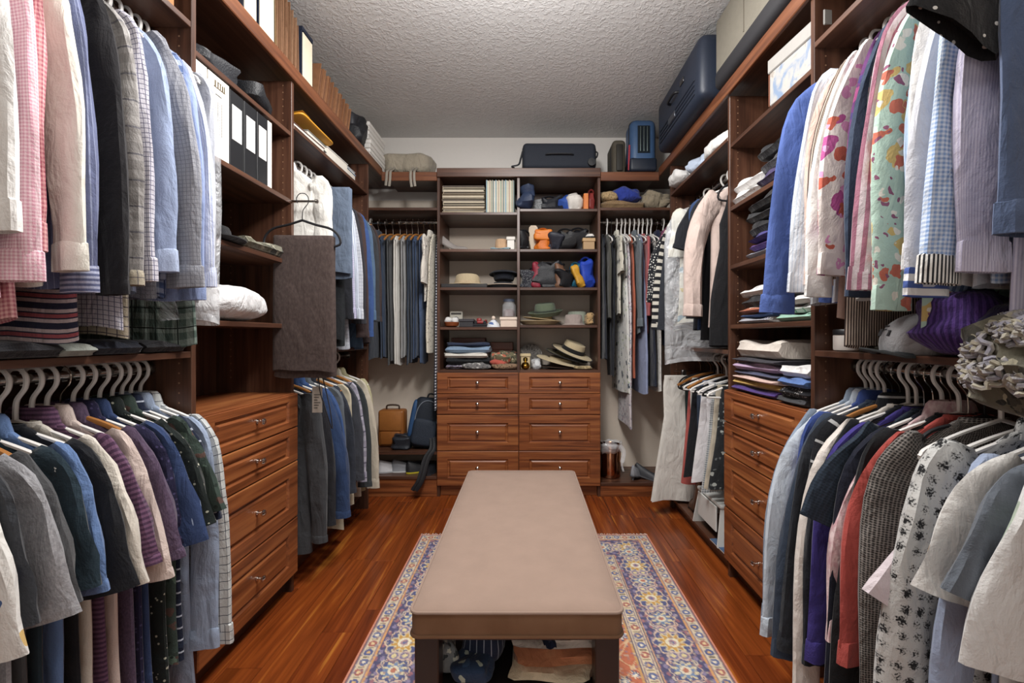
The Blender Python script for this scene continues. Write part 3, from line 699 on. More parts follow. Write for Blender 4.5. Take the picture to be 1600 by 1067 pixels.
# --- lower rail, left wall
for a in (
    (.80, 'tee', F('flor', 'd9d6d0', '2f86b0', 'd3a83a', '3a5f96', p=.09, r=.25), 'white tee with blue and yellow print', dict(sL=-.45, L=.95)),
    (.83, 'tee', F('plain', '33363c'), 'charcoal tee', dict(fl=.05)),
    (.866, 'tee', F('mel', '8b8b90', '9d9da2', p=.004), 'heather grey tee', dict(fl=.07, L=.9, sL=-.44)),
    (.902, 'tee', F('plain', '4a4b4e'), 'dark grey tee', dict(fl=.06, hg='d')),
    (.937, 'tee', F('plain', '1f3440'), 'dark teal tee', dict(fl=.06)),
    (.97, 'polo', F('plain', '5b80b8'), 'cornflower blue polo', dict(fl=.045)),
    (1.004, 'tee', F('plain', '1a1c22'), 'black tee', dict(fl=.07, sL=-.46, L=.93)),
    (1.04, 'tee', F('plain', 'd3cabb'), 'cream tee', dict(fl=.075, sL=-.46)),
    (1.074, 'polo', F('hs', '4c2c4c', '6f4668', p=.012), 'plum striped polo', dict(fl=.07, sL=-.42)),
    (1.108, 'polo', F('plain', 'd5bfb4'), 'pale pink polo', dict(fl=.08, sL=-.47)),
    (1.14, 'polo', F('mel', '4f3d58', '5f4a66', p=.004), 'mauve polo', dict(fl=.07, hg='d', sL=-.45)),
    (1.172, 'polo', F('dots', '221f42', '47406f', p=.014, r=.25), 'dark navy dotted polo', dict(fl=.05)),
    (1.207, 'shirt', F('dash', '2b4270', '93a6c8', p=.011, r=.16), 'indigo short-sleeved shirt with white dashes', dict(sl='S', fl=.1, sL=-.43, L=.9, sw=1.1)),
    (1.245, 'shirt', F('dots', '1b2422', 'b9b9a0', p=.017, d=1.0, r=.2), 'black short-sleeved shirt with pale flecks', dict(sl='S', fl=.085, L=.98)),
    (1.283, 'shirt', F('flor', '33443c', '55705f', '5a3f36', '223029', p=.05, r=.3), 'dark green floral shirt', dict(sl='S', fl=.085, sL=-.38)),
    (1.313, 'polo', F('hs', '1d2740', 'b6bfd2', p=.035, d=.14), 'navy polo with thin white stripes', dict(fl=.06)),
    (1.343, 'shirt', F('denim', '7488a8', 'a3b4cf'), 'light blue chambray shirt', dict(fl=.05, sL=-.85, L=.98)),
    (1.376, 'shirt', F('pane', 'c4c8c6', '33394a', p=.026, d=.075), 'white shirt with navy windowpane checks', dict(fl=.075, sL=-.86, sw=1.1)),
): G.append(('LL',) + a)
# --- beyond the drawers, left
for a in (
    (2.062, 'blouse', F('plain', 'd3d0c8'), 'white linen blouse', dict(hg='d', L=.62, dx=.06, fl=.02, sL=-.6, th=.02)),
    (2.115, 'tf', F('plain', '2f3038'), 'charcoal folded trousers', dict(hg='d', L=.66, dx=.1)),
    (2.16, 'tf', F('plain', 'b98c82'), 'dusty pink folded trousers', dict(hg='d', L=.68, dx=.1)),
    (2.205, 'tf', F('plain', '3e3a40'), 'dark grey folded trousers', dict(hg='d', L=.66, dx=.1)),
    (2.26, 'tf', F('denim', '3d4c62', '66778e'), 'slate blue folded jeans', dict(hg='d', L=.6, dx=.17, W=1.15, th=.02)),
    (2.315, 'tf', F('plain', '1d2024'), 'black folded slacks', dict(hg='w', L=.95, dx=.12)),
    (2.37, 'jacket', F('plain', '22242c'), 'charcoal blazer', dict(hg='w')),
    (2.42, 'shirt', F('ging', '8884aa', 'b8b6d0', p=.01), 'lavender check shirt', dict(hg='w')),
    (2.47, 'shirt', F('vs', '9aa6bd', 'c5ccd8', p=.012), 'pale blue striped shirt', dict(hg='w', L=.95)),
    (2.52, 'shirt', F('pane', 'b2b6c0', '8a90a2', p=.02, d=.12), 'pale grey checked shirt', dict(hg='w', L=.97)),
    (2.57, 'jacket', F('plain', '2c2b33'), 'dark charcoal jacket with long sleeves', dict(hg='d', sL=-.82)),
    (2.625, 'jacket', F('plain', '41302f'), 'brown jacket', dict(hg='d', sL=-.9)),
    (2.68, 'jacket', F('denim', '1f3f7c', '33568f'), 'royal blue jacket', dict(hg='w', sL=-.9)),
    (2.74, 'shirt', F('denim', '33506f', '52708f'), 'mid blue denim shirt', dict(hg='w', L=.98)),
    (2.80, 'jacket', F('plain', '33363c'), 'slate grey jacket', dict(hg='w')),
    (2.86, 'jacket', F('plain', '3c2f2f'), 'dark brown coat', dict(hg='d', L=.95)),
): G.append(('L3U',) + a)
for a in (
    (2.075, 'jacket', F('plain', '3c3e42'), 'washed grey jacket', dict(fl=.05, L=.9, sL=-.84, th=.018)),
    (2.135, 'jacket', F('plain', '24242a'), 'black wool coat', dict(L=.85, fl=.06, hg='d')),
    (2.20, 'jacket', F('plain', '223c66'), 'bright navy rain jacket', dict(fl=.11, sL=-.78, L=.84, th=.02)),
    (2.265, 'jacket', F('plain', '2d4f86'), 'blue zip jacket', dict(fl=.07, sL=-.76, L=.8, th=.016)),
    (2.325, 'jacket', F('plain', '5a6068'), 'slate blazer', dict(fl=.05)),
    (2.385, 'jacket', F('plain', '2f3440'), 'dark navy blazer', dict(fl=.07, sL=-.72, hg='d')),
    (2.445, 'shirt', F('plain', 'b8ac90'), 'tan shirt', dict(fl=.03, L=.95)),
    (2.505, 'jacket', F('plain', '3a3d46'), 'charcoal suit jacket', dict(fl=.07, sL=-.7, hg='d')),
    (2.565, 'shirt', F('plaid', '77728a', 'a8a4b4', '545064', p=.06), 'grey lavender plaid shirt', dict(fl=.06, sL=-.73)),
    (2.635, 'jacket', F('plain', '33393c'), 'dark green grey jacket', dict(fl=.075, sL=-.78, hg='d')),
    (2.71, 'shirt', F('plain', 'bdb19b'), 'beige shirt', dict(fl=.085, sL=-.82)),
    (2.78, 'shirt', F('plain', 'b0a97c'), 'pale olive shirt', dict(fl=.02, sL=-.6)),
): G.append(('L3L',) + a)
# --- back rail, left
for a in (
    (-1.20, 'shirt', F('denim', '25486c', '3d6288'), 'deep blue denim shirt', dict(hg='w', fl=.03)),
    (-1.14, 'jacket', F('plain', '3a4250'), 'slate jacket', dict(hg='d', fl=.02, L=1.05)),
    (-1.085, 'tl', F('denim', '27374f', '3a4c66'), 'navy chinos', dict(hg='d', W=1.05)),
    (-1.03, 'tl', F('plain', '4d4f52'), 'dark grey trousers', dict(hg='d', L=1.08)),
    (-.975, 'tl', F('plain', 'd2cec6'), 'off-white trousers', dict(hg='d', L=1.08)),
    (-.925, 'tl', F('plain', '9a9b9c'), 'light grey trousers', dict(hg='d')),
    (-.88, 'tl', F('denim', '232f42', '38485e'), 'dark blue jeans', dict(hg='d', L=1.08)),
    (-.835, 'tl', F('denim', '263a5a', '40587c'), 'indigo jeans', dict(hg='d', L=1.05)),
    (-.79, 'tl', F('denim', '32486c', '5a739a'), 'mid blue jeans', dict(hg='d', L=1.1)),
    (-.74, 'blouse', F('flor', 'd2cabd', '6b5d56', 'a28c80', '8a8a90', p=.03, r=.2), 'cream blouse with a grey flower print', dict(hg='m', sl='S', L=.62, fl=.03, sL=-.5)),
    (-.705, 'dress', F('flor', 'd6cdb8', '8d8168', '5a564c', p=.02, r=.22), 'cream speckled dress', dict(hg='m', L=1.0)),
    (-.672, 'dress', F('dots', '15182c', 'c9cad2', p=.022, d=.1, r=.3), 'black dress with white dots', dict(hg='m', L=1.42, W=.8)),
): G.append(('BL',) + a)
# --- back rail, right
for a in (
    (.585, 'dress', F('plain', '1f2430'), 'dark navy dress', dict(hg='k', L=1.05, W=.9)),
    (.625, 'tank', F('plain', '4d4c44'), 'olive grey top', dict(hg='w', L=.75)),
    (.66, 'tl', F('plain', '20242f'), 'long black trousers', dict(hg='k', L=1.2)),
    (.70, 'blouse', F('flor', 'c9c4b2', '2a2a30', '8f8d80', p=.05, r=.28), 'white blouse with black brush print', dict(hg='w', sl='S', L=.72, fl=.03)),
    (.735, 'dress', F('flor', 'cfcfca', '2d3b4a', 'a7b58a', '8b9aa8', p=.05, r=.25), 'white dress with blue and green print', dict(hg='w', L=1.3)),
    (.765, 'dress', F('flor', 'c8c0c4', '9c7f92', '7a8a9c', 'b58f90', p=.03, r=.28), 'pale floral maxi dress', dict(hg='w', L=1.55)),
    (.80, 'dress', F('plain', 'b4552f'), 'rust orange dress', dict(hg='w', L=1.18, W=.85)),
    (.835, 'shirt', F('plain', '5d6870'), 'grey green blouse', dict(hg='w', fl=.02)),
    (.868, 'dress', F('plain', '8794bc'), 'light blue dress', dict(hg='w', L=1.3, W=.9)),
    (.90, 'cardigan', F('plain', 'b0474c'), 'coral red cardigan', dict(hg='w', fl=.03, sL=-.72)),
    (.935, 'dress', F('plain', '1d2438'), 'midnight blue dress', dict(hg='w', L=1.25)),
    (.965, 'dress', F('flor', 'd5d2cb', 'b9b6b0', 'c5bfba', p=.02, r=.3), 'white lace dress', dict(hg='w', L=1.28)),
    (1.01, 'jacket', F('plain', '1c2240'), 'navy jacket', dict(hg='m', L=.95, fl=.02)),
    (1.06, 'blouse', F('flor', '6d2b54', 'b85a8a', '8a7a90', p=.05, r=.25), 'magenta patterned blouse', dict(hg='w', fl=.04)),
): G.append(('BR',) + a)
# --- far side bay, right
for a in (
    (2.90, 'blouse', F('flor', '70304f', 'b06a86', '3a2a3a', p=.04, r=.3), 'wine red printed blouse', dict(hg='m', fl=.05)),
    (2.85, 'blouse', F('dots', '1e2026', 'c9c7c0', p=.016, d=.4, r=.3), 'black and white dotted blouse', dict(hg='m', fl=.11, sL=-.68)),
    (2.80, 'sweater', F('hs', '191a20', 'bdb8aa', p=.045), 'black and cream striped sweater', dict(hg='m', fl=.08, sL=-.86)),
    (2.74, 'jacket', F('plain', '2a2e36'), 'dark slate jacket', dict(hg='w', fl=.06, sL=-.85)),
    (2.50, 'polo', F('plain', '1f2128'), 'black polo', dict(hg='w', fl=.02, sL=-.4)),
    (2.42, 'sweater', F('plain', '27406a'), 'navy blue sweater', dict(hg='w', fl=-.03, sL=-.78)),
    (2.36, 'jacket', F('plain', '1c1d22'), 'long black coat', dict(hg='k', fl=.02, L=.92)),
    (2.27, 'sweater', F('plain', 'bfa79c'), 'pale pink sweatshirt with crew neck', dict(hg='w', fl=.07, sL=-.8, th=.03, sw=1.15)),
    (2.21, 'dress', F('plain', '16161a'), 'short black dress', dict(hg='k', L=.95, W=.9)),
): G.append(('R3U',) + a)
for a in (
    (2.86, 'tl', F('plain', 'd3cfc6'), 'wide white trousers', dict(hg='c', L=.95, W=.9, fl=.25, dx=-.13, th=.02, m=3)),
    (2.79, 'tl', F('plain', '1d3030'), 'dark green trousers', dict(hg='k', L=.7)),
    (2.745, 'skirt', F('plain', 'b5463c'), 'brick red skirt', dict(hg='k', L=.8, W=.7)),
    (2.70, 'tl', F('plain', 'cfccc4'), 'plain ivory trousers', dict(hg='d', L=.74)),
    (2.65, 'skirt', F('plain', '1b1c22'), 'black pencil skirt', dict(hg='b', L=.72, W=.8)),
    (2.60, 'tl', F('denim', '242f42', '3b4a60'), 'dark jeans', dict(hg='w', L=.74)),
    (2.55, 'tl', F('denim', '40557a', '64799c'), 'faded jeans', dict(hg='d', L=.72)),
    (2.49, 'skirt', F('plain', 'd2cfd2'), 'white pleated skirt', dict(hg='w', L=.70, W=.85)),
    (2.43, 'tl', F('plain', 'd8d6da'), 'white shorts', dict(hg='b', L=.68, W=1.1)),
    (2.37, 'skirt', F('ging', '6c747c', 'b9bcbc', p=.012), 'grey checked skirt', dict(hg='w', L=.72, W=.8)),
    (2.31, 'skirt', F('plain', 'b0a48e'), 'khaki skirt', dict(hg='b', L=.68, W=.85)),
    (2.25, 'skirt', F('flor', '23262a', '9aa09a', '5a6060', p=.03, r=.25), 'black printed skirt', dict(hg='w', L=.66, W=.85)),
): G.append(('R3L',) + a)
# --- upper rail, right wall
for a in (
    (1.455, 'blouse', F('vs', 'c8c8c6', '9aa0a8', p=.018, d=.2), 'white blouse with grey stripes and flowers', dict(fl=.07, sL=-.75, cm=F('vs', '3f4046', 'a9a59a', p=.008))),
    (1.415, 'shirt', F('flor', '405ea8', 'c5cbd8', p=.1, r=.12), 'royal blue shirt with white feathery trim', dict(fl=.12, sL=-.9, sw=1.25)),
    (1.36, 'blouse', F('vs', 'd2d8e2', 'b9c6d8', p=.01, d=.3), 'pale blue ruffled blouse', dict(fl=.075, sL=-.82, sw=1.15)),
    (1.335, 'blouse', F('plain', 'd0b0a0'), 'blush pink blouse', dict(fl=.05, L=.92)),
    (1.30, 'shirt', F('vs', 'b59f8c', '3b2c28', p=.007, d=.5), 'brown pinstripe shirt', dict(fl=.05, L=1.0)),
    (1.262, 'blouse', WHT, 'white blouse with lace cuff', dict(fl=.085, sL=-.86)),
    (1.225, 'blouse', F('flor', 'd9cdc6', 'b03a8a', 'c4502f', 'd886b8', p=.07, r=.33), 'white blouse with magenta and orange flowers', dict(fl=.08, sL=-.8, sw=1.1)),
    (1.185, 'blouse', F('flor', '5a1f62', '8f2a6c', '3a2a6a', p=.04, r=.33), 'purple printed blouse', dict(fl=.025, sL=-.8)),
    (1.15, 'jacket', F('denim', '202d44', '33455f'), 'dark denim jacket', dict(fl=.06, sL=-.86)),
    (1.11, 'blouse', F('flor', '1d1a20', '8a2f3c', '5a3040', p=.05, r=.15), 'black blouse with small red flowers', dict(fl=.03)),
    (1.075, 'shirt', F('vs', 'c9b6bc', 'a6637c', p=.022, d=.45), 'pink and white striped shirt', dict(fl=.08, sL=-.84, sw=1.1)),
    (1.04, 'blouse', F('flor', '9fbfae', 'c9a84a', 'c05a3c', 'd5d0c0', '8a4a6c', p=.06, r=.33), 'sea green paisley blouse', dict(fl=.06, sL=-.9, L=.97, sw=1.1)),
    (1.00, 'shirt', F('vs', '4c6a92', '8fa7c4', p=.02), 'blue striped shirt', dict(fl=.03)),
    (.965, 'blouse', F('plain', 'dcdbd8'), 'plain white blouse', dict(fl=.07, sL=-.83, sw=1.1)),
    (.93, 'blouse', F('plain', 'bfc2cc'), 'crumpled sheer white blouse', dict(fl=.08, sL=-.88, sw=1.2, cm=F('hs', '3a57a0', 'd6d6d6', p=.03))),
    (.895, 'shirt', F('ging', '6f93c6', 'c3d0e2', p=.009), 'blue gingham shirt with striped cuff', dict(fl=.085, sL=-.86, sw=1.1, cm=F('vs', '1f2026', 'd5d2cc', p=.008))),
    (.855, 'blouse', F('vs', 'bcb6cc', 'a6a0bc', p=.006), 'lilac blouse', dict(fl=.03, L=.97, sL=-.83, sw=1.3)),
    (.80, 'shirt', F('plain', '46597c'), 'steel blue shirt with turned cuff', dict(fl=.03, sL=-.78, sw=1.1)),
    (.835, 'blouse', F('dots', '17171a', 'cfccc6', p=.018, d=.8, r=.2), 'black blouse with white dots', dict(sl='S', fl=.13, sL=-.41, L=.5, sw=1.5)),
): G.append(('RU',) + a)
# --- lower rail, right wall
for a in (
    (1.468, 'shirt', F('plain', '7f90a6'), 'dusty blue shirt', dict(fl=.1, sL=-.86)),
    (1.442, 'shirt', F('denim', 'a5b5c8', 'cbd5e0'), 'pale blue washed shirt', dict(fl=.12, sL=-.88, L=.95)),
    (1.416, 'shirt', F('plain', '2a4488'), 'cobalt blue shirt', dict(fl=.06)),
    (1.391, 'sweater', F('plain', '2c3a4e'), 'slate navy sweater', dict(fl=.11, sL=-.9, th=.016, hg='w')),
    (1.361, 'cardigan', F('plain', '22262e'), 'charcoal cardigan', dict(fl=.1, sL=-.88, hg='k')),
    (1.334, 'shirt', F('hs', '191a20', 'a8a8a8', p=.06, d=.12), 'black shirt with pale piping', dict(fl=.06, hg='d')),
    (1.306, 'cardigan', F('plain', 'd8cec4'), 'long white cardigan', dict(fl=.1, sL=-1.0, th=.014, L=1.02)),
    (1.278, 'sweater', F('plain', '1b1e26'), 'black sweater', dict(fl=.08, sL=-.86)),
    (1.253, 'sweater', F('plain', '3c2f86'), 'indigo sweater', dict(fl=.085, sL=-.84, hg='m')),
    (1.225, 'sweater', F('knit', '253547', '1a2634', p=.012), 'navy cable knit sweater', dict(sl='S', fl=.1, sL=-.42, hg='m')),
    (1.199, 'cardigan', F('plain', '171b2c'), 'dark navy cardigan', dict(fl=.09, sL=-.9, L=1.0)),
    (1.175, 'blouse', F('mel', 'c5939a', 'd8bcbc', p=.012), 'pink tweed blouse', dict(fl=.085, sL=-.72, hg='m', sw=.8)),
    (1.152, 'sweater', F('plain', '141519'), 'black roll-neck sweater', dict(fl=.08, sL=-.88)),
    (1.128, 'sweater', F('plain', 'b5392c'), 'tomato red sweater', dict(fl=.085, sL=-.75, hg='m')),
    (1.088, 'cardigan', F('knit', '8f8780', '2a2725', p=.009, wr=.7), 'grey and black tweed cardigan', dict(fl=.05, L=1.0, sL=-.95, th=.018, hg='k', sw=1.35)),
    (.985, 'tee', F('plain', 'cfc0c6'), 'pale pink tee', dict(fl=.13, sL=-.38, sw=1.15, hg='w', W=.9, dz=-.13)),
    (.955, 'blouse', F('star', 'b9b9b6', '1d1d20', p=.03, d=.35, r=.3), 'white blouse with black starburst print', dict(fl=.085, sL=-.83, sw=1.5, th=.02, L=.86, W=1.12)),
    (.91, 'shirt', F('plain', '8f9fbe'), 'pale blue shirt', dict(fl=.06, sL=-.85)),
    (.875, 'tee', F('flor', 'd3d1cc', '4a6a60', 'b08a4a', p=.16, r=.16), 'white tee with green print', dict(fl=.08, sL=-.42, sw=1.15)),
    (.84, 'tee', F('plain', '59616c'), 'grey ribbed tee', dict(fl=.08, sL=-.4)),
    (.80, 'tee', F('flor', 'd8d8d6', '8fb0c8', 'a8b8a0', p=.2, r=.12), 'white tee with faint blue print', dict(fl=.06, sL=-.5, sw=1.2, L=.9)),
): G.append(('RL',) + a)
for g in G:
    k = dict(g[5])
    if g[0] in ('RU', 'RL', 'R3U'): k['fl'] = k.get('fl', .06) + .035
    if g[0] == 'LL' and k.get('sL', -.42) > -.6: k['sL'] = k.get('sL', -.42) - .035
    hang(*g[:5], **k)
hanger('w', (RODX[1], 1.05, 1.076), PI + .06, 'empty white plastic hanger in front of the grey tweed cardigan')
# clear covers
hang('LU', 1.376, 'bag', clear(.3), 'clear plastic cover over a grey shirt', L=.93, hg=None)
hang('R3U', 2.61, 'bag', clear(.28), 'clear garment bag over a printed white tee', L=1.06, hg='m', phrase='by the pink sweatshirt', W=1.3)
pt = hang('R3U', 2.61, 'tee', F('flor', 'd0ccba', 'c9b24a', '7a9aa8', p=.12, r=.2), 'white tee with a bird graphic inside the garment bag', L=.82, hg=None, fl=.0, phrase='', th=.02, W=1.25)
# brown trousers on a pull-out rod
vr = thing('valet_rod', 'chrome pull-out rod on the tower edge carrying the brown trousers', 'rod', (XLF, 2.015, 1.80))
obj('rod', tube([(-.02, -.01, 0), (.11, -.01, 0)], .006, 8), metal(), vr); obj('end_knob', xf(lathe([(.002, 0), (.010, .003), (.010, .012), (.004, .016)], 12), (.108, -.01, 0), (0, PI / 2, 0)), metal(), vr)
hang(None, 0, 'tf', F('mel', '42332f', '4d3d38', p=.01, wr=.2), 'dark brown trousers draped over a black velvet hanger', L=.80, hg='k', loc=(-1.005, 1.955, 1.795), W=1.15, amp=.004, m=1)
# ---------------------------------------------------------------- things on the shelves
def PX(px, d): return (px - VX) * d / FPX
def folded(w_, d_, h_, seed, n=24, N=12):
    """folded cloth: w_ along x, rounded fold towards -y"""
    R = random.Random(seed); p1, p2 = R.uniform(0, 6), R.uniform(0, 6); rings = []; a = np.linspace(0, 2 * PI, n, endpoint=False)
    for i in range(N + 1):
        t = i / N; x = (t - .5) * w_; e = min(1, .8 + 5 * min(t, 1 - t)); c, s = np.cos(a), np.sin(a)
        y = d_ / 2 * np.sign(c) * np.abs(c) ** .45 * (1 + .02 * np.sin(9 * t + p1)); zz = h_ / 2 * (1 + np.sign(s) * np.abs(s) ** .55 * e)
        zz = zz + (s > .2) * .14 * h_ * np.sin(7 * t + p2 + 2 * c) ; y = y * (1 + .05 * np.cos(2 * np.pi * zz / max(h_, .001) * 2) * (c < -.5))
        zz = np.maximum(zz, 0); y = y * min(1, .93 + 1.2 * min(t, 1 - t))
        rings.append(np.stack([np.full(n, x) + .006 * np.sin(3 * a + p1), y, zz], 1))
    return loft(rings)
def fold(label, mat, loc, size, rz=0, name='folded_garment', cat='clothes', group=None, seed=None, rx=0):
    return solo(name, label, cat, folded(*size, seed if seed is not None else hash(label) % 999 if False else len(label) * 7 + int(loc[2] * 1000) % 97), mat, loc, (rx, 0, rz), group)
def bundle(label, mat, loc, size, seed=1, name='cloth_bundle', cat='clothes', amp=.02, rz=0, e1=.7, e2=.75, fr=14, nu=34, nv=20, rot=None):
    return solo(name, label, cat, sup(*size, e1, e2, amp, seed, nu, nv, fr), mat, loc, rot if rot else (0, 0, rz))
def handbag(label, loc, size, h, rz=0, strap=None, flap=None, seed=1, rot=None, name='handbag', cat='bag', amp=.012, hw=None, pat=None):
    if loc[1] > 3.2 and loc[2] > .9 and loc[2] < 2.3: size = (size[0] * 1.2, size[1], size[2] * 1.2); amp = amp + .02
    w_, d_, h_ = size; mm = pat or plain(h, .5, 0, .4, .25, .6)
    t = thing(name, label, cat, loc, rot if rot else (0, 0, rz))
    obj('body', sup(w_, d_, h_, .45, .5, amp, seed, 26, 14, 12), mm, t)
    if flap: obj('flap', xf(sup(w_ * .96, d_ * .5, h_ * .5, .4, .4, amp * .5, seed + 1, 20, 10), (0, -d_ * .34, h_ * .5)), plain(flap, .5, 0, .4, .12, .2), t)
    if strap: obj('strap', tube(crv([(-w_ * .36, 0, h_ * .85), (-w_ * .3, -d_ * .2, h_ * 1.02), (0, -d_ * .3, h_ * 1.08), (w_ * .3, -d_ * .25, h_ * .98), (w_ * .36, 0, h_ * .85)], 6), .005, 6, flat=1.6), plain(strap, .5), t)
    return t
def hat(label, loc, R, r, h, mat, band=None, rot=(0, 0, 0), ey=.85, pinch=0, brim_up=.012, edge=None, name='hat'):
    t = thing(name, label, 'hat', loc, rot); n = 36
    g = lathe([(r * .98, .006), (R * .8, .004), (R, brim_up), (R * .995, brim_up + .004), (R * .8, .009), (r * 1.02, .012)], n, 1, ey, False, False)
    obj('brim', g, mat, t)
    if edge: obj('brim_edge', tube([(R * math.cos(a), R * ey * math.sin(a), brim_up + .002) for a in np.linspace(0, 2 * PI, 40, endpoint=False)], .004, 6, True), edge, t)
    V, Fc, U = lathe([(r * 1.0, .004), (r * .99, h * .3), (r * .93, h * .75), (r * .86, h * .96), (r * .7, h), (r * .4, h * (1 - .5 * pinch)), (.004, h * (1 - .7 * pinch))], n, 1, ey)
    V = [(v[0], v[1], v[2] - pinch * .02 * math.exp(-(v[1] / (r * .3)) ** 2) * (v[2] > h * .8)) for v in V]
    obj('crown', (V, Fc, U), mat, t)
    if band: obj('band', lathe([(r * 1.015, .012), (r * 1.02, .014), (r * 1.0, .014 + h * .34), (r * .985, .014 + h * .34)], n, 1, ey, False, False), band, t)
    return t
def carton(label, loc, size, mat, lid=None, rz=0, name='storage_box', cat='box', rot=None, lidh=.28, trim=None):
    w_, d_, h_ = size; t = thing(name, label, cat, loc, rot if rot else (0, 0, rz))
    obj('body', box((-w_ / 2, -d_ / 2, 0), (w_ / 2, d_ / 2, h_ * (1 - lidh * .5) if lid else h_), .003), mat, t, False)
    if lid: obj('lid', box((-w_ / 2 - .006, -d_ / 2 - .006, h_ * (1 - lidh)), (w_ / 2 + .006, d_ / 2 + .006, h_), .004), lid, t, False)
    if trim: obj('label_plate', box((-w_ * .4, -d_ / 2 - .004, h_ * .3), (w_ * .4, -d_ / 2 - .001, h_ * .8), .001), trim, t, False)
    return t
LT, RT = ZT + .001, ZT + .001
blk, dkb = plain('17171b', .6, 0, .4, .15, .3), plain('1b2233', .55, 0, .4, .15, .3)
cream = plain('e0d6bd', .6); kraft = plain('9a6a42', .75, 0, .3, .2, .2); manila = plain('b08a58', .75, 0, .3, .15, .1)
# file boxes and folders on the long board (left wall)
def filebox(label, y, wy, h, x=-1.235):
    t = thing('file_box', label, 'box', (x, y, LT))
    for nm, lo, hi in (('side_panel', (-.15, -wy / 2, 0), (.145, -wy / 2 + .004, h)), ('side_panel', (-.15, wy / 2 - .004, 0), (.145, wy / 2, h)), ('back_panel', (-.15, -wy / 2 + .004, 0), (-.146, wy / 2 - .004, h)), ('lid', (-.15, -wy / 2, h), (.147, wy / 2, h + .02)), ('base', (-.146, -wy / 2 + .004, 0), (.14, wy / 2 - .004, .004))):
        obj(nm, box(lo, hi, .001), dkb, t, False)
    obj('spine_card', box((.134, -wy / 2 + .006, .002), (.1465, wy / 2 - .006, h * .97), .001), cream, t, False)
filebox('black file box with cream spine at the front of the top board', 1.72, .085, .27)
filebox('black file box with cream spine against the brown folders', 1.83, .11, .27)
filebox('black file box with cream spine standing alone between folders', 2.17, .105, .25)
for i, (y, h, a, c) in enumerate(((1.905, .3, .05, '8d7250'), (1.945, .32, .02, '85634a'), (1.985, .33, -.02, '8a674e'), (2.025, .33, .03, '7a5840'), (2.065, .3, -.03, '8c6b52'), (2.095, .27, .03, '805e46'))):
    t = thing('file_folder', 'brown accordion folder between the two black file boxes', 'folder', (-1.245, y, LT), (a, 0, 0), 'brown accordion folders between the file boxes')
    g = [np.array([(-.14, s * .016 * (1 if k % 2 else .82), z) if True else 0 for z, k, s in ()])] if False else None
    obj('cover', box((-.145, -.017, 0), (.145, -.014, h), .001), plain(c, .75, 0, .3, .25, .2), t, False); obj('cover', box((-.145, .014, 0), (.145, .017, h * .96), .001), plain(c, .75, 0, .3, .25, .2), t, False)
    obj('gusset', join(*[box((-.14, -.014 + .0056 * j, .003), (.135 + .006 * (j % 2), -.0094 + .0056 * j, h * (.9 - .02 * (j % 2))), .0005) for j in range(5)]), plain('6e4f38', .8, 0, .3, .2), t, False)
for i in range(8):
    y = 2.30 + i * .052; h = .22 - .004 * i
    t = thing('file_folder', 'brown accordion folder leaning in the row behind the lone file box', 'folder', (-1.245, y, LT), (-.22 - .02 * (i % 3), 0, 0), 'leaning brown folders on the top board')
    c = ('80583c', '8c6346', '785036')[i % 3]
    obj('cover', box((-.145, -.02, 0), (.15, -.017, h), .001), plain(c, .75, 0, .3, .25, .2), t, False); obj('cover', box((-.145, .017, 0), (.15, .02, h), .001), plain(c, .75, 0, .3, .25, .2), t, False)
    obj('gusset', join(*[box((-.14, -.017 + .007 * j, .003), (.138 + .007 * (j % 2), -.011 + .007 * j, h * (.93 - .03 * (j % 2))), .0005) for j in range(5)]), plain('74503a', .8, 0, .3, .2), t, False)
handbag('black nylon bag slumped between folders and white boxes', (-1.2, 2.86, LT), (.26, .18, .2), '1d1e22', strap='141418', seed=4, amp=.03, flap='24252a')
for i in range(4): carton(('bottom','second lowest','second highest','topmost')[i] + ' flat white box of the stack beside the khaki bedroll', (-1.215 + .008 * (i % 2), 3.17 - .012 * i, LT + .056 * i), (.27, .33, .055), plain('d5d2cd', .6, 0, .3, .03), name='flat_box', lid=plain('dcd9d4', .6, 0, .3, .03), lidh=.5)['group'] = 'white flat boxes on the top board'
kb = thing('bedroll', 'khaki canvas bedroll with hanging straps in the back corner', 'bag', (-.905, 3.4, 2.386))
khaki = fab('plain', '9a8f7a', wr=.8); obj('cover', xf(sup(.37, .27, .16, .42, .5, .010, 3, 40, 24, 9), (0, 0, .025)), khaki, kb); obj('inner_roll', sup(.30, .22, .09, .6, .6, .012, 5), plain('3a352c', .8), kb)
for x in (-.11, -.085, .06, .085): obj('strap', tube(crv([(x, -.1, .1), (x, -.15, .04), (x * 1.02, -.212, 0), (x * 1.04, -.222, -.06), (x + .01 * (1 if x > 0 else -1), -.222, -.13 + .2 * abs(x))], 5), .005, 6, flat=2.0), plain('8c857a', .7), kb)
# near shelf above the upper rail
for i in range(2): carton(('lower','upper')[i] + ' brown file box lying on the shelf above the shirts', (-1.24, 1.2 - .02 * i, 2.196 + .052 * i), (.3, .3, .05), kraft, name='document_box', lid=plain('8a5c36', .7), lidh=.4)['group'] = 'brown boxes above the shirts'
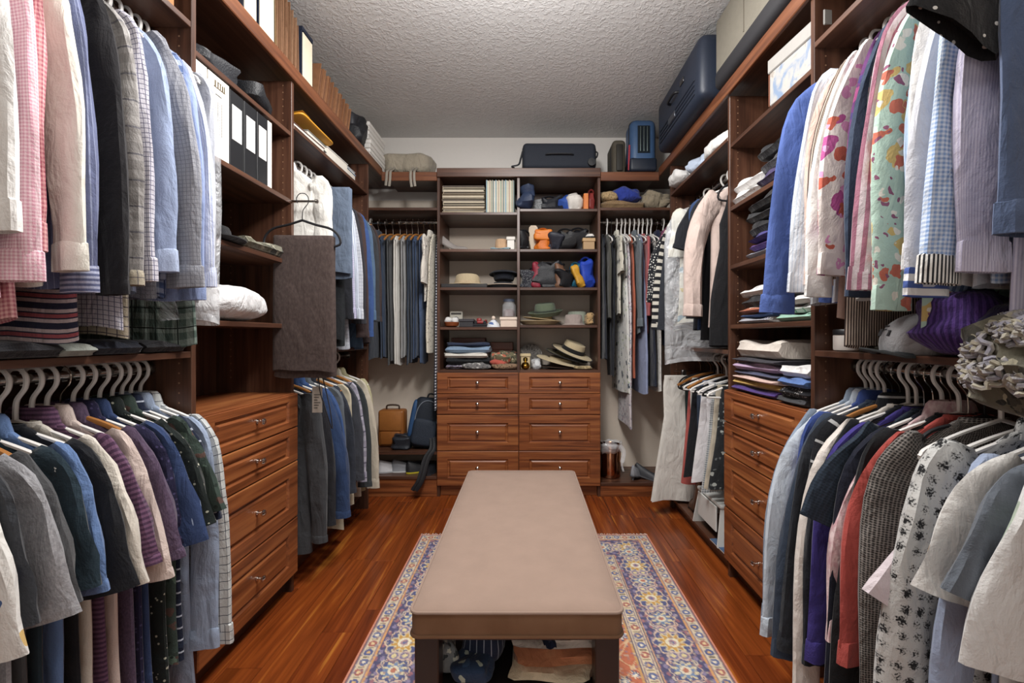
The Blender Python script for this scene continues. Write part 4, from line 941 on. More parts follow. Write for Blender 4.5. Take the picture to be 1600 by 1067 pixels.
# tower shelves, left
handbag('dark grey cable pouch heaped on the top tower shelf', (-1.21, 1.6, 2.121), (.22, .24, .08), '2a2b2f', seed=7, amp=.03, strap='1b1c20')
handbag('black camera bag with a loose strap on the top tower shelf', (-1.19, 1.83, 2.121), (.2, .2, .09), '191a1e', seed=8, amp=.025, strap='24262c')
def binder(label, y, w_, h, cov, lab=None, x=-1.09, group=None, emblem=False):
    t = thing('binder', label, 'binder', (x, y, 1.811), 0, group); mm = plain(cov, .45, 0, .45, .05)
    obj('spine', box((-.004, -w_ / 2, 0), (0, w_ / 2, h), .001), mm, t, False); obj('cover', box((-.27, -w_ / 2, 0), (-.004, -w_ / 2 + .003, h), .001), mm, t, False); obj('cover', box((-.27, w_ / 2 - .003, 0), (-.004, w_ / 2, h), .001), mm, t, False)
    obj('pages', box((-.26, -w_ / 2 + .008, .01), (-.02, w_ / 2 - .012, h - .015), 0), plain('d8d5cf', .8), t, False)
    if lab: obj('spine_label', box((0, -w_ * .36, h * .36), (.0012, w_ * .36, h * .82), 0), plain('dcd9d6', .6), t, False)
    if emblem:
        e = plain('4a3c22', .6); q = []
        for k, (yy, ww) in enumerate(((-.022, .006), (-.008, .005), (.004, .004), (.014, .006), (.024, .005))): q.append(box((0, yy, h * .86), (.001, yy + ww, h * .86 + .022 - .003 * (k % 2)), 0))
        obj('emblem', join(*q, box((0, -.026, h * .86 - .003), (.001, .03, h * .86), 0), box((0, -.012, h * .93), (.001, .012, h * .935), 0)), e, t, False)
        obj('title', box((0, -.018, h * .765), (.001, .012, h * .775), 0), plain('3c3a38', .6), t, False)
        obj('small_print', join(*[box((0, -.024 + .009 * c, h * (.68 - .035 * r) - .006 * (c % 3)), (.0008, -.0225 + .009 * c, h * (.69 - .035 * r)), 0) for c in range(5) for r in range(14 - 2 * (c % 3))]), plain('5a5652', .7), t, False, stuff=True)
    return t
binder('white binder with plain spine beside the printed one', 1.462, .05, .285, 'd6d2cb')
binder('wide white binder with emblem and small print on its spine', 1.545, .105, .285, 'dcd8d0', emblem=True)
binder('black binder with white label next to the white binders', 1.64, .075, .28, '15161a', 1)
binder('black binder with white label in the middle of the shelf', 1.722, .075, .28, '15161a', 1)
binder('black binder with white label next to the slim white one', 1.80, .07, .28, '15161a', 1)
binder('slim white binder ending the row', 1.852, .028, .28, 'd8d4cc')
hat('flat black felt hat on the shelf beside the brown trousers', (-1.18, 1.60, 1.527), .13, .085, .06, fab('plain', '1b1b1e'), None, ey=1)
fold('camouflage folded garment lying on the shelf by the black hat', fab('flor', '6d6a58', '3a3a30', '8f8a74', '55523f', p=.05, r=.4), (-1.2, 1.83, 1.526), (.26, .24, .05), PI / 2)
bundle('white rumpled pillow case on the shelf above the open niche', fab('plain', 'd6d5d6', wr=.9), (-1.22, 1.66, 1.236), (.34, .42, .13), 4, name='pillow', cat='pillow', amp=.02, fr=8)
# upper shelf beyond the tower, left
for i, (lab, c, sz, p) in enumerate((('flat brown album on the shelf above the white trousers', '5a3a34', (.26, .3, .025), (-1.22, 2.2, 2.166)), ('grey magazine file lying on the album', '7d7f7c', (.24, .27, .03), (-1.22, 2.33, 2.192)), ('yellow padded envelope leaning over the papers', 'c98f2a', (.24, .36, .018), (-1.205, 2.3, 2.243)),
        ('white paper stack at the shelf edge', 'dcd9d4', (.22, .26, .06), (-1.2, 2.53, 2.166)), ('green grey book on the white papers', '8c9a8a', (.2, .28, .025), (-1.23, 2.5, 2.227)), ('blue and white paperback beside the papers', '5a7ea6', (.2, .14, .05), (-1.2, 2.745, 2.166)), ('pale grey booklet on the blue paperback', 'b5bcc4', (.19, .14, .018), (-1.2, 2.745, 2.217)))):
    w_, d_, h_ = sz; t = thing('book' if 'env' not in lab else 'envelope', lab, 'book' if 'env' not in lab else 'envelope', p, (0, 0, .03 * (i % 3) - .03) if 'env' not in lab else (.0, -.16, 0))
    mm = plain(c, .6)
    if 'env' in lab: obj('body', sup(w_, d_, h_, .5, .2, .004, 3), mm, t); obj('flap', box((-w_ / 2, -d_ / 2, h_ * .9), (w_ / 2, -d_ * .3, h_), .001), plain('b57f22', .6), t, False)
    else:
        obj('cover', join(box((-w_ / 2, -d_ / 2, 0), (w_ / 2, d_ / 2, .003), 0), box((-w_ / 2, -d_ / 2, h_ - .003), (w_ / 2, d_ / 2, h_), 0), box((-w_ / 2, -d_ / 2, 0), (-w_ / 2 + .003, d_ / 2, h_), 0)), mm, t, False)
        obj('pages', box((-w_ / 2 + .003, -d_ / 2 + .004, .003), (w_ / 2 - .004, d_ / 2 - .004, h_ - .003), 0), plain('cfcac0', .8), t, False)
# ------------------------------------------------ suitcases, right
def suitcase(label, loc, size, h, rz=0, ribs=4, handle=(0, 0), wheels=(), soft=False, face='-y', seams=(.5,), extra=None, name='suitcase', rot=None, metalh=False):
    """front face towards -y; w x, d y, h z"""
    w_, d_, z_ = size; t = thing(name, label, 'suitcase', loc, rot if rot else (0, 0, rz))
    mm = plain(h, .45 if not soft else .8, 0, .4, .12, .35 if soft else .08); kk = plain('121317', .5)
    obj('shell', rbox(0, 0, z_ / 2, w_, d_, z_, .045 if not soft else .03, 4), mm, t)
    for s in seams: obj('zip', xf(tube([(x, 0, z) for x, y, z in rrect(-w_ / 2 - .001, w_ / 2 + .001, .001, z_, .045, 0) for x, z in ((x, y),)] if False else [(p[0], (s - .5) * d_, p[1]) for p in rrect(-w_ / 2 - .001, w_ / 2 + .001, -.001, z_ + .001, .045, 0)], .004, 6, True)), kk, t)
    if ribs:
        for i in range(ribs): z = z_ * (.16 + .68 * i / max(1, ribs - 1)); obj('rib', rbox(0, -d_ / 2 - .001, z, w_ * .8, .008, .012, .003, 1), mm, t)
    if handle:
        hx, hz_ = handle; obj('handle', tube(crv([(hx - .07, -d_ / 2 + .002, hz_), (hx - .06, -d_ / 2 - .02, hz_), (hx, -d_ / 2 - .026, hz_), (hx + .06, -d_ / 2 - .02, hz_), (hx + .07, -d_ / 2 + .002, hz_)], 4), .008, 8), metal('9a9894', .3) if metalh else kk, t)
    for wx, wy, wz in wheels: obj('wheel', xf(lathe([(.006, -.012), (.028, -.011), (.03, -.006), (.03, .006), (.028, .011), (.006, .012)], 18), (wx, wy, wz), (PI / 2, 0, 0)), kk, t)
    return t
t = suitcase('beige canvas suitcase with dark base lying near the front of the board', (1.13, 1.86, RT), (.72, .34, .36), '736e63', -PI / 2, 0, (.05, .24), soft=True, seams=(.2,), metalh=False)
obj('base_band', rbox(0, -.001, .05, .725, .346, .1, .03, 3), plain('1d1c20', .7), t); obj('divider', box((-.06, -.174, .1), (-.055, -.169, .34), 0), plain('6d675c', .7), t, False)
t = suitcase('large navy hard-shell suitcase on its side beside the beige one', (1.085, 2.62, RT), (.74, .37, .34), '232a38', -PI / 2, 0, (-.02, .2), seams=(.36, .5), wheels=((-.3, .08, .03), (.3, .08, .03)))
for z in (.05, .075, .1, .125): obj('ridge', rbox(0, -.186, z, .6, .008, .01, .003, 1), plain('1b212d', .45, 0, .4, .1), t)
obj('name_plate', box((-.12, -.192, .08), (.0, -.186, .12), .002), metal('8f95a0', .3), t); obj('lock', box((.08, -.19, .21), (.14, -.183, .24), .003), metal('6d6d70', .3), t)
t = suitcase('upright steel blue cabin suitcase with recessed trolley handle', (.86, 3.28, 2.387), (.19, .2, .385), '3d587c', 0, 0, None, seams=(.25,))
obj('trolley_recess', box((-.045, -.105, .13), (.045, -.099, .33), .003), plain('0f1a22', .4), t, False)
for x in (-.025, .0, .025): obj('trolley_tube', tube([(x, -.107, .14), (x, -.107, .32)], .006, 8), metal('8fa0a0', .2), t)
obj('side_strap', tube(crv([(-.097, -.07, .2), (-.102, -.075, .1), (-.1, -.06, .02)], 5), .007, 6), plain('a03440', .6), t)
obj('bottom_guard', rbox(0, -.01, .05, .2, .19, .1, .02, 3), plain('1a2230', .5), t)
t = suitcase('narrow olive travel case beside the blue cabin suitcase', (.695, 3.36, 2.387), (.10, .24, .26), '4c473d', 0, 0, None, soft=True, seams=(.3,)); obj('pocket', rbox(0, -.125, .12, .05, .02, .2, .012, 2), plain('26241f', .7), t)
t = suitcase('dark navy suitcase lying alone on top of the hutch', (.245, 3.36, 2.412), (.54, .34, .19), '20252f', 0, 0, None, soft=True, seams=(.12, .3), wheels=((.235, -.175, .04),))
obj('top_handle', tube(crv([(-.1, -.172, .095), (-.08, -.182, .098), (0, -.184, .099), (.08, -.182, .098), (.1, -.172, .095)], 4), .006, 6, flat=1.5), plain('14161b', .6), t)
obj('side_handle', tube(crv([(.27, -.1, .15), (.29, -.1, .14), (.285, -.1, .11), (.27, -.1, .1)], 4), .006, 6), plain('14161b', .6), t)
obj('loose_strap', tube(crv([(-.27, -.15, .13), (-.285, -.16, .07), (-.3, -.18, .02), (-.35, -.18, .007), (-.33, -.15, .007)], 5), .007, 6, flat=.6), plain('15181e', .7), t)
# right tower shelves
mb = fab('flor', 'ccc9c4', '9fb0c4', 'b8b4ac', '8d98aa', p=.06, r=.3, wr=.1)
def marble():
    m = NT('marbled_paper'); v = m.tc('Object'); m.fin(m.ramp(m.noise(v, 12, 6, 2.0), [(.35, '6f8098'), (.47, '95979a'), (.62, 'a19e98'), (.75, '857a72')]), .5); return m.m
t = carton('white storage box with marbled sides and a lid on the tower', (1.165, 1.665, 2.121), (.28, .3, .19), marble(), lid=plain('96938f', .5), rz=-PI / 2, rot=(0, 0, -PI / 2 + .12), lidh=.3)
obj('corner_stripe', box((-.143, -.152, 0), (-.139, -.12, .13), 0), plain('7a4a34', .6), t, False)
def pile(labels, x, y, z, w_, d_, rz):
    for k, (lab, mt, h) in enumerate(labels):
        fold(lab, mt, (x + .008 * math.sin(k * 2.3), y + .01 * math.cos(k * 1.7), z), (w_ * (1 + .04 * math.sin(k * 3)), d_, h), rz + .05 * math.sin(k * 2.1), seed=k * 13 + int(y * 100)); z += h * .97
wt = fab('plain', 'd3d1cf')
pile((('white sweater at the bottom of the tower pile under grey knit', wt, .05), ('white folded cardigan above the white sweater', fab('plain', 'd9d7d5'), .055)), 1.14, 2.0, 1.811, .24, .26, -PI / 2)
pile((('deep purple folded sweater on the tower shelf', fab('plain', '3a2c58'), .05), ('charcoal heather knit over the purple sweater', fab('mel', '34353a', '4a4b52', p=.006), .06), ('black knit topping the purple pile', fab('plain', '222327'), .05)), 1.13, 1.75, 1.811, .24, .27, -PI / 2)
pile((('pale blue folded top below the violet one', fab('plain', '9aa6b8'), .03), ('violet folded top in the dark knitwear pile', fab('plain', '5a3486'), .035), ('blue violet folded top under the black sweater', fab('plain', '3a3478'), .03), ('black folded sweater over the violet tops', fab('plain', '1a1a1e'), .06), ('dark grey folded sweater below the black scarf', fab('plain', '2a2b2e'), .05), ('soft black scarf on top of the dark knitwear', fab('plain', '1e1e21'), .05)), 1.13, 1.83, 1.526, .28, .26, -PI / 2)
pile((('striped white and navy tee at the bottom of its pile', fab('hs', 'c8c6c4', '39406a', p=.012), .025), ('bright blue folded tee', fab('plain', '2f5a96'), .022), ('rust folded tee with print', fab('flor', 'a5562f', 'd8cfc0', p=.06, r=.25), .025), ('black folded tee slumped over the rust one', fab('plain', '202126'), .05), ('white folded blouse topping the tee pile', wt, .045)), 1.13, 1.92, 1.236, .24, .26, -PI / 2)
pile((('pale green folded tee near the partition', fab('plain', '7fae98'), .03), ('white folded tee with green trim', fab('hs', 'd5d6d4', '5aa084', p=.05, d=.15), .035), ('white folded tee on the green trimmed pile', wt, .03)), 1.13, 1.64, 1.236, .2, .25, -PI / 2)
pile((('deep purple folded top at the bottom of the counter pile', fab('plain', '4a2f7c'), .03), ('mustard yellow folded top in the counter pile', fab('plain', 'c39a1c'), .03), ('peach folded top above the mustard one', fab('plain', 'cfa99c'), .022), ('slate folded top under the lilac one', fab('plain', '4a4f6c'), .022), ('lilac folded top in the counter pile', fab('plain', 'b191b4'), .04), ('charcoal folded top under the cream sweater', fab('plain', '35333c'), .02), ('cream folded sweater crowning the counter pile', fab('plain', 'cbbfb2'), .075)), 1.13, 1.92, .921, .36, .27, -PI / 2)
pile((('grey folded tee beside the yellow top', fab('plain', '3a3a3e'), .025), ('black sequinned folded top', fab('dots', '1b1b20', 'b9b4b0', p=.012, r=.25), .045), ('blue folded tee above the sequins', fab('plain', '4a70b0'), .035), ('white folded tee above the blue one', wt, .045)), 1.11, 1.63, .921, .17, .24, -PI / 2)
carton('grey woven storage basket above the blouses', (1.19, 1.22, 2.196), (.3, .28, .17), fab('vs', '8f8b86', '77736e', p=.01), lid=None, rz=-PI / 2, name='storage_basket', cat='basket')
# shelf of the near bay, right
cj = thing('candle_jar', 'white candle jar with black lid and printed label on the shelf', 'jar', (1.06, 1.43, 1.131))
obj('jar', lathe([(.034, 0), (.0415, .003), (.0425, .008), (.0425, .05), (.041, .053)], 28), plain('cfc8c2', .35), cj); obj('lid', lathe([(.0435, .053), (.0435, .068), (.041, .071)], 28), plain('15151a', .4), cj)
q = []
for r in range(6):
    for c in range(6):
        a = -PI / 2 - .62 + c * .11 + (0 if c < 3 else .28); z = .043 - .006 * r
        if (r * 5 + c * 3) % 7 < 5: q.append(([(.0429 * math.cos(a + s * .042), .0429 * math.sin(a + s * .042), z + zz) for s, zz in ((-1, 0), (1, 0), (1, .002), (-1, .002))], [(0, 1, 2, 3)], None))
obj('small_print', join(*q), plain('6a625c', .7), cj, False, stuff=True)
cp = thing('cap', 'grey baseball cap with dark visor lying beside the purple scarf', 'cap', (1.07, 1.17, 1.131), (0, 0, -PI / 2 - .3))
V, Fc, U = sup(.17, .19, .17, .9, .95, .004, 2, 28, 16); obj('crown', ([(v[0], v[1], max(0, v[2] - .06)) for v in V], Fc, U), fab('plain', '8f8e90'), cp)
obj('visor', loft([[(x * k, -.07 - .075 * math.cos(x / .08 * 1.5) * k2, .012 - .25 * x * x / .08 + dz) for x, k, k2, dz in [(-.08 + .16 * i / 12, 1, j, d_) for i in range(13)]] + [(x, -.055, .012 - .25 * x * x / .08 + d_) for x in [.08 - .16 * i / 12 for i in range(13)]] for j, d_ in ((1, 0), (1.02, .003), (1, .006))]), plain('202426', .7), cp)
obj('emblem', xf(join(box((-.03, 0, 0), (-.012, .002, .02), 0), box((-.006, 0, .004), (.008, .002, .02), 0), box((.012, 0, 0), (.03, .002, .016), 0), box((-.01, 0, .026), (.012, .002, .03), 0)), (0, -.093, .05), (-.35, 0, 0)), plain('2a2a2c', .7), cp, False)
solo('paper_tag', 'cream paper card lying behind the candle jar', 'card', join(box((-.035, -.028, 0), (.035, .028, .002), 0), box((-.033, -.02, .002), (.0, .0, .0025), 0)), plain('c9c9b4', .7), (1.085, 1.3, 1.16), (.5, .1, .3), smooth=False)
solo('notebook', 'dark notebook under the cream card', 'book', box((-.06, -.05, 0), (.06, .05, .018), .003), plain('2c2a22', .6), (1.09, 1.3, 1.131), smooth=False)
bundle('pleated purple scarf draped over the shelf edge', fab('vs', '32185a', '4c2a7a', p=.012, wr=.7), (1.05, 1.03, 1.131), (.2, .17, .16), 9, name='scarf', cat='scarf', amp=.014, e1=.9)
bundle('dark indigo cloth hat beside the purple scarf', fab('plain', '1c1440'), (1.1, .91, 1.131), (.24, .2, .13), 12, name='cloth_hat', cat='hat', amp=.015)
rb = thing('ruffled_bag', 'olive ruffled fabric bag hanging over the shelf edge', 'bag', (.99, .82, 1.02))
obj('body', sup(.2, .2, .2, .85, .9, .03, 6, 36, 22, 16), fab('flor', '55503f', '3a362c', '8a8268', '23231e', p=.05, r=.35), rb)
RR = random.Random(5); gs = []
for i in range(40):
    a, b = RR.uniform(PI * .55, PI * 1.5), RR.uniform(-.5, 1.2); c = Vector((.1 * math.cos(a) * math.cos(b), .1 * math.sin(a) * math.cos(b), .1 + .09 * math.sin(b)))
    gs.append(xf(join(*[tube([(r_ * math.cos(k * PI / 10), r_ * math.sin(k * PI / 10), .006 * math.sin(k * PI / 2 + r_ * 200) + .03 - r_) for k in range(20)], .0055, 5, True) for r_ in (.026, .016, .007)]), tuple(c), (RR.uniform(-.5, .5), -PI / 2 + RR.uniform(-.5, .7), a - PI)))
obj('ruffles', join(*gs), fab('mel', '9a927c', '7d7a86', p=.02), rb, stuff=True)
obj('strap', tube(crv([(-.02, -.03, .17), (.02, -.02, .3), (.06, .0, .42), (.1, .04, .5)], 6), .02, 8, flat=.5), fab('flor', '5a553f', '3a362c', '85805f', p=.04, r=.35), rb)
# shelf beyond the right tower
bundle('white cloth bundle hanging over the shelf end near the corner', wt, (1.03, 2.86, 2.166), (.16, .2, .09), 3, amp=.025)
bundle('pale blue crumpled shirt on the shelf above the pink sweatshirt', fab('plain', 'a9b8d0'), (1.12, 2.66, 2.166), (.22, .22, .11), 5, amp=.025)
bundle('white folded linen on the shelf above the pink sweatshirt', fab('plain', 'd3d0cd'), (1.13, 2.4, 2.166), (.24, .3, .1), 6, amp=.02)
# back shelf, right
D = 3.36
fold('tan straw beach bag flattened under the blue cloth', fab('knit', '9c7a4a', '6b5230', p=.012), (.72, D, 2.129), (.32, .26, .06), 0, 'straw_bag', 'bag', seed=4)
bundle('leopard print pouch beside the royal blue cloth', fab('dots', 'a98a55', '35291c', p=.012, d=1.0, r=.3), (.63, 3.3, 2.19), (.13, .15, .07), 7, name='pouch', cat='bag', amp=.01)
bundle('royal blue drawstring bag on the straw bag', fab('plain', '20399c', wr=.8), (.76, 3.34, 2.19), (.22, .2, .11), 8, name='drawstring_bag', cat='bag', amp=.018)
bundle('khaki folded jacket bundled at the end of the back shelf', fab('plain', '8b7d63', wr=.8), (.98, 3.35, 2.129), (.22, .24, .14), 9, amp=.025)
# low things on the shelf under the long shirts, left wall
fold('black knit folded on the shelf under the pink shirts', fab('knit', '1b1b1f', '2c2c32', p=.008), (-1.16, .93, 1.131), (.16, .2, .036), PI / 2)
fold('sage grey folded cloth beside the black knit', fab('plain', '8b9086'), (-1.15, 1.035, 1.131), (.075, .2, .03), PI / 2)
fold('dark navy folded sweater under the black jacket', fab('plain', '1d2230'), (-1.16, 1.15, 1.131), (.13, .2, .036), PI / 2)
fold('black ribbed scarf folded at the end of the shirt shelf', fab('vs', '17171a', '26262b', p=.008), (-1.17, 1.31, 1.131), (.15, .2, .034), PI / 2)
# ---------------------------------------------------------------- hutch contents
def zt(c, r): return ([2.092, 1.82, 1.538, 1.246, .93] if c == 0 else [2.117, 1.82, 1.538, 1.262, .93])[r] + .001
# records: a flat stack and a standing row
RR = random.Random(21); z = zt(0, 0); cols = ['b9ab94', 'c9bfae', '9a8a72', 'b7a690', '8f897c', 'cbbfa4', 'a79c90', '7d7468']
pr = None
for i in range(15):
    h = RR.choice([.011, .013, .016]); c = cols[i % 8]
    t = thing('record_sleeve', 'record sleeve lying in the flat stack at the top of the hutch', 'record', (-.462 + RR.uniform(-.004, .004), 3.375 + RR.uniform(-.004, .004), z), RR.uniform(-.02, .02), 'record sleeves lying flat in the hutch')
    obj('sleeve', join(box((-.155, -.155, 0), (.155, .155, .002), 0), box((-.155, -.155, h - .002), (.155, .155, h), 0), box((-.155, -.153, .002), (-.152, .155, h - .002), 0)), plain(c, .7, 0, .3, .15), t, False)
    obj('disc_edge', box((-.15, -.148, .002), (.15, .15, h - .002), 0), plain('4a443c' if i % 3 else 'd5ccb8', .8), t, False)
    z += h + .0005
x = -.296
for i in range(26):
    h = RR.choice([.005, .007, .009]); c = ['8fa8b4', 'c4c4b0', 'd0c8b8', 'b5a290', 'cfc6b4', '9aa898', 'c0b4a4', '7d8a86', 'd8d2c4'][i % 9]
    t = thing('record_sleeve', 'slim pale record sleeve standing in the row at the top of the hutch', 'record', (x + h / 2, 3.375, zt(0, 0)), (0, 0, 0), 'record sleeves standing in the hutch')
    obj('sleeve', box((-h / 2, -.15, 0), (h / 2, .15, .245 - .004 * (i % 3)), .0008), plain(c, .7, 0, .3, .12), t, False)
    x += h + .0008
    if x > -.075: break
# row 2
def shoe(label, loc, rz, c, heel=0.0, L=.25, name='shoe', sole='1c1c1c', wd=.085, hgt=.085, toe=.4, lace=None, boot=0):
    t = thing(name, label, 'shoe', loc, (0, 0, rz)); N = 16; rings = []; mm = plain(c, .5, 0, .45, .15, .15)
    a = np.linspace(0, 2 * PI, 16, endpoint=False)
    for i in range(N + 1):
        u = i / N; lift = heel * max(0, 1 - u / .62) ** 1.3; w_ = wd / 2 * np.interp(u, [0, .08, .25, .45, .7, .9, 1], [.35, .7, .78, .72, 1, .75, .2])
        top = np.interp(u, [0, .06, .3, .5, .7, .92, 1], [hgt * .7, hgt, hgt * .8, hgt * .62, hgt * .5, hgt * toe, hgt * .15]) + (boot if u < .35 else boot * max(0, 1 - (u - .35) / .12))
        z = np.sin(a); y = w_ * np.cos(a) * (1 - .35 * (z > 0) * np.abs(z)); zz = .008 + lift + np.where(z > 0, top * z ** .7 if False else top * np.abs(z) ** .8, -.004 * np.abs(z))
        rings.append(np.stack([np.full(16, (u - .5) * L), y, zz], 1))
    obj('upper', loft(rings), mm, t)
    so = [[((u - .5) * L, s * (wd / 2 + .003) * np.interp(u, [0, .08, .25, .45, .7, .9, 1], [.4, .72, .78, .7, 1, .78, .25]), .0 + heel * max(0, 1 - u / .62) ** 1.3 + zz) for s, zz in ((-1, 0), (1, 0), (1, .01), (-1, .01))] for u in np.linspace(0, 1, 14)]
    obj('sole', loft(so), plain(sole, .6), t)
    if heel > .02: obj('heel', xf(lathe([(.006, 0), (.007, heel * .3), (.016, heel * .9), (.02, heel)], 10), (-L * .44, 0, 0)), plain(sole, .5), t)
    if lace: obj('laces', join(*[box((L * (.0 + .05 * k), -wd * .25, hgt * (.66 - .04 * k)), (L * (.0 + .05 * k) + .006, wd * .25, hgt * (.66 - .04 * k) + .006), .001) for k in range(4)]), plain(lace, .7), t, False)
    return t
shoe('silver grey high-heeled pump at the hutch side', (-.545, 3.30, zt(0, 1)), -.25, '8a8480', .07, .22, sole='6d6762', hgt=.06)
hat('tan bucket cap with a pale blue brim in the hutch', (-.19, 3.34, zt(0, 1)), .075, .05, .08, fab('plain', 'c0986c'), None, edge=None, ey=.9, brim_up=.0); fold('folded light blue cloth under the tan cap', fab('plain', '7fa0ac'), (-.19, 3.3, zt(0, 1)), (.14, .12, .02), 0, 'folded_cloth', 'cloth', seed=3)
bpy.data.objects['hat.001'].location.z += .02
carton('small white box standing beside the tan cap', (-.115, 3.3, zt(0, 1)), (.055, .07, .105), plain('d6d2ca', .5), name='gift_box', lid=plain('cfcac2', .5), lidh=.25)
# row 3
tr = solo('tray', 'black tray under the straw fedora', 'tray', join(box((-.17, -.12, 0), (.17, .12, .006), .002), box((-.17, -.12, .006), (.17, -.112, .03), .001), box((-.17, .112, .006), (.17, .12, .03), .001), box((-.17, -.112, .006), (-.162, .112, .03), .001), box((.162, -.112, .006), (.17, .112, .03), .001)), plain('1d1a1c', .5), (-.46, 3.35, zt(0, 2)), smooth=False)
hat('cream straw fedora on the black tray', (-.45, 3.35, zt(0, 2) + .012), .165, .1, .105, fab('knit', 'c9b48a', 'a8946c', p=.006, wr=.1), fab('plain', 'bfa67c'), ey=.8, pinch=.7, brim_up=.02)
hat('wide black felt hat with a pale cord under the other black hat', (-.175, 3.36, zt(0, 2)), .118, .085, .055, fab('plain', '1f2026'), None, edge=plain('a8998a', .6), ey=.95, brim_up=.03)
hat('black felt hat stacked upside down on the corded hat', (-.17, 3.36, zt(0, 2) + .135), .115, .085, .07, fab('plain', '181c26'), None, rot=(PI - .1, 0, 0), ey=.95, brim_up=.02)
# row 4
bw = thing('bowl', 'small brown wooden bowl holding white balls', 'bowl', (-.56, 3.28, zt(0, 3))); obj('bowl', lathe([(.03, 0), (.05, .01), (.056, .035), (.053, .038), (.045, .02), (.02, .012)], 24), plain('7a3f20', .4), bw)
for i, x in enumerate((-.585, -.535)): solo('yarn_ball', ('white fluffy ball in the bowl by the hutch side', 'white fluffy ball in the bowl by the charcoal case')[i], 'ball', sup(.058, .058, .058, 1, 1, .004, i, 20, 12, 30), wt, (x, 3.28, zt(0, 3) + .018), group='white balls in the bowl')
cam_ = thing('toy_camera', 'pale toy camera box with dark lens behind the bowl', 'toy', (-.545, 3.42, zt(0, 3))); obj('case', box((-.05, -.03, 0), (.05, .03, .125), .006), plain('b5b0a4', .5), cam_, False); obj('lens', xf(lathe([(.02, 0), (.018, .012), (.008, .012)], 16), (0, -.03, .065), (PI / 2, 0, 0)), blk, cam_); obj('frame', box((-.04, -.032, .1), (.04, -.029, .115), .001), plain('3a3632', .5), cam_, False)
carton('charcoal case beside the wooden bowl', (-.45, 3.32, zt(0, 3)), (.105, .1, .062), plain('2b2a2e', .5), name='small_case', lid=plain('36343a', .5), lidh=.35)
tc_ = thing('toy_car', 'red and black toy race car on a flat case', 'toy', (-.35, 3.34, zt(0, 3) + .026)); obj('body', join(sup(.11, .04, .025, .6, .6), xf(sup(.04, .03, .03, .7, .7), (-.01, 0, .015)), box((.035, -.03, .02), (.05, .03, .032), .002)), plain('8a2a2a', .35), tc_)
for x in (-.035, .035):
    for y in (-.022, .022): obj('wheel', xf(lathe([(.004, -.006), (.013, -.006), (.013, .006), (.004, .006)], 12), (x, y, .012), (PI / 2, 0, 0)), blk, tc_)
carton('flat black case under the toy race car', (-.3, 3.34, zt(0, 3)), (.24, .12, .025), plain('1b1b20', .45), name='flat_case', lid=plain('222228', .45), lidh=.5)
dl = thing('cloth_doll', 'small white and blue cloth doll by the pale box', 'toy', (-.245, 3.27, zt(0, 3))); obj('dress', xf(lathe([(.05, 0), (.045, .02), (.02, .05), (.008, .055)], 16)), fab('flor', 'd0d4da', '4a6aa8', p=.03, r=.3), dl); obj('head', xf(sup(.03, .03, .032, 1, 1), (0, 0, .052)), plain('d5c4b4', .7), dl)
carton('pale pink keepsake box under the glass jar', (-.13, 3.32, zt(0, 3)), (.125, .12, .075), plain('d8c4b4', .5), lid=plain('dccabb', .5), lidh=.3, name='keepsake_box')
gj = thing('glass_jar', 'clear glass jar of dark trinkets on the pink box', 'jar', (-.13, 3.33, zt(0, 3) + .077)); obj('glass', lathe([(.045, 0), (.052, .006), (.052, .09), (.04, .11), (.04, .118)], 22), clear(.25, .05), gj); obj('lid', lathe([(.043, .118), (.044, .135), (.03, .14)], 20), plain('5a6478', .4), gj); obj('contents', lathe([(.04, .004), (.045, .01), (.044, .05), (.03, .06)], 16), plain('5a2f2c', .6), gj)
# row 5
carton('flat mahogany box behind the folded jeans', (-.46, 3.52, zt(0, 4)), (.26, .1, .235), plain('5e2c1a', .4), name='wooden_box', lid=plain('6b3520', .4), lidh=.3)
carton('lower wooden box behind the scarves', (-.22, 3.52, zt(0, 4)), (.22, .1, .2), plain('6a3218', .4), name='wooden_box', lid=plain('743a1e', .4), lidh=.3)
pile((('mauve grey patterned cloth at the bottom of the hutch pile', fab('flor', '7d7488', '4a4450', 'b0a8b0', p=.03, r=.35), .04), ('black folded jeans in the hutch pile', fab('plain', '1d2024'), .045), ('cream folded cloth above the black jeans', fab('plain', 'cfc9bd'), .04), ('light blue folded jeans in the hutch pile', fab('denim', '5f7ea0', '86a2be'), .05), ('dark blue folded cloth topping the hutch pile', fab('plain', '2a3550'), .03)), -.44, 3.36, zt(0, 4), .32, .24, 0)
bundle('grey lace cloth spilling over the hutch counter', fab('flor', '6d6a6a', 'b5b2ae', '3a3a3c', p=.02, r=.35), (-.36, 3.255, zt(0, 4)), (.22, .1, .05), 5, amp=.015, name='scarf', cat='scarf')
bundle('olive and orange patterned scarf heaped beside the jeans', fab('flor', '6a6344', 'b5562f', '3c4030', 'c0a880', p=.04, r=.35), (-.17, 3.38, zt(0, 4)), (.2, .22, .13), 6, amp=.03, name='scarf', cat='scarf')
bundle('red orange silk scarf lying on the counter', fab('plain', 'b8442c'), (-.2, 3.27, zt(0, 4) + .03), (.13, .08, .04), 7, amp=.015, name='scarf', cat='scarf')
bundle('brown leopard scarf along the counter edge', fab('dots', '8a6a4a', '2f2218', p=.016, d=1, r=.3), (-.16, 3.25, zt(0, 4)), (.18, .09, .045), 8, amp=.015, name='scarf', cat='scarf')
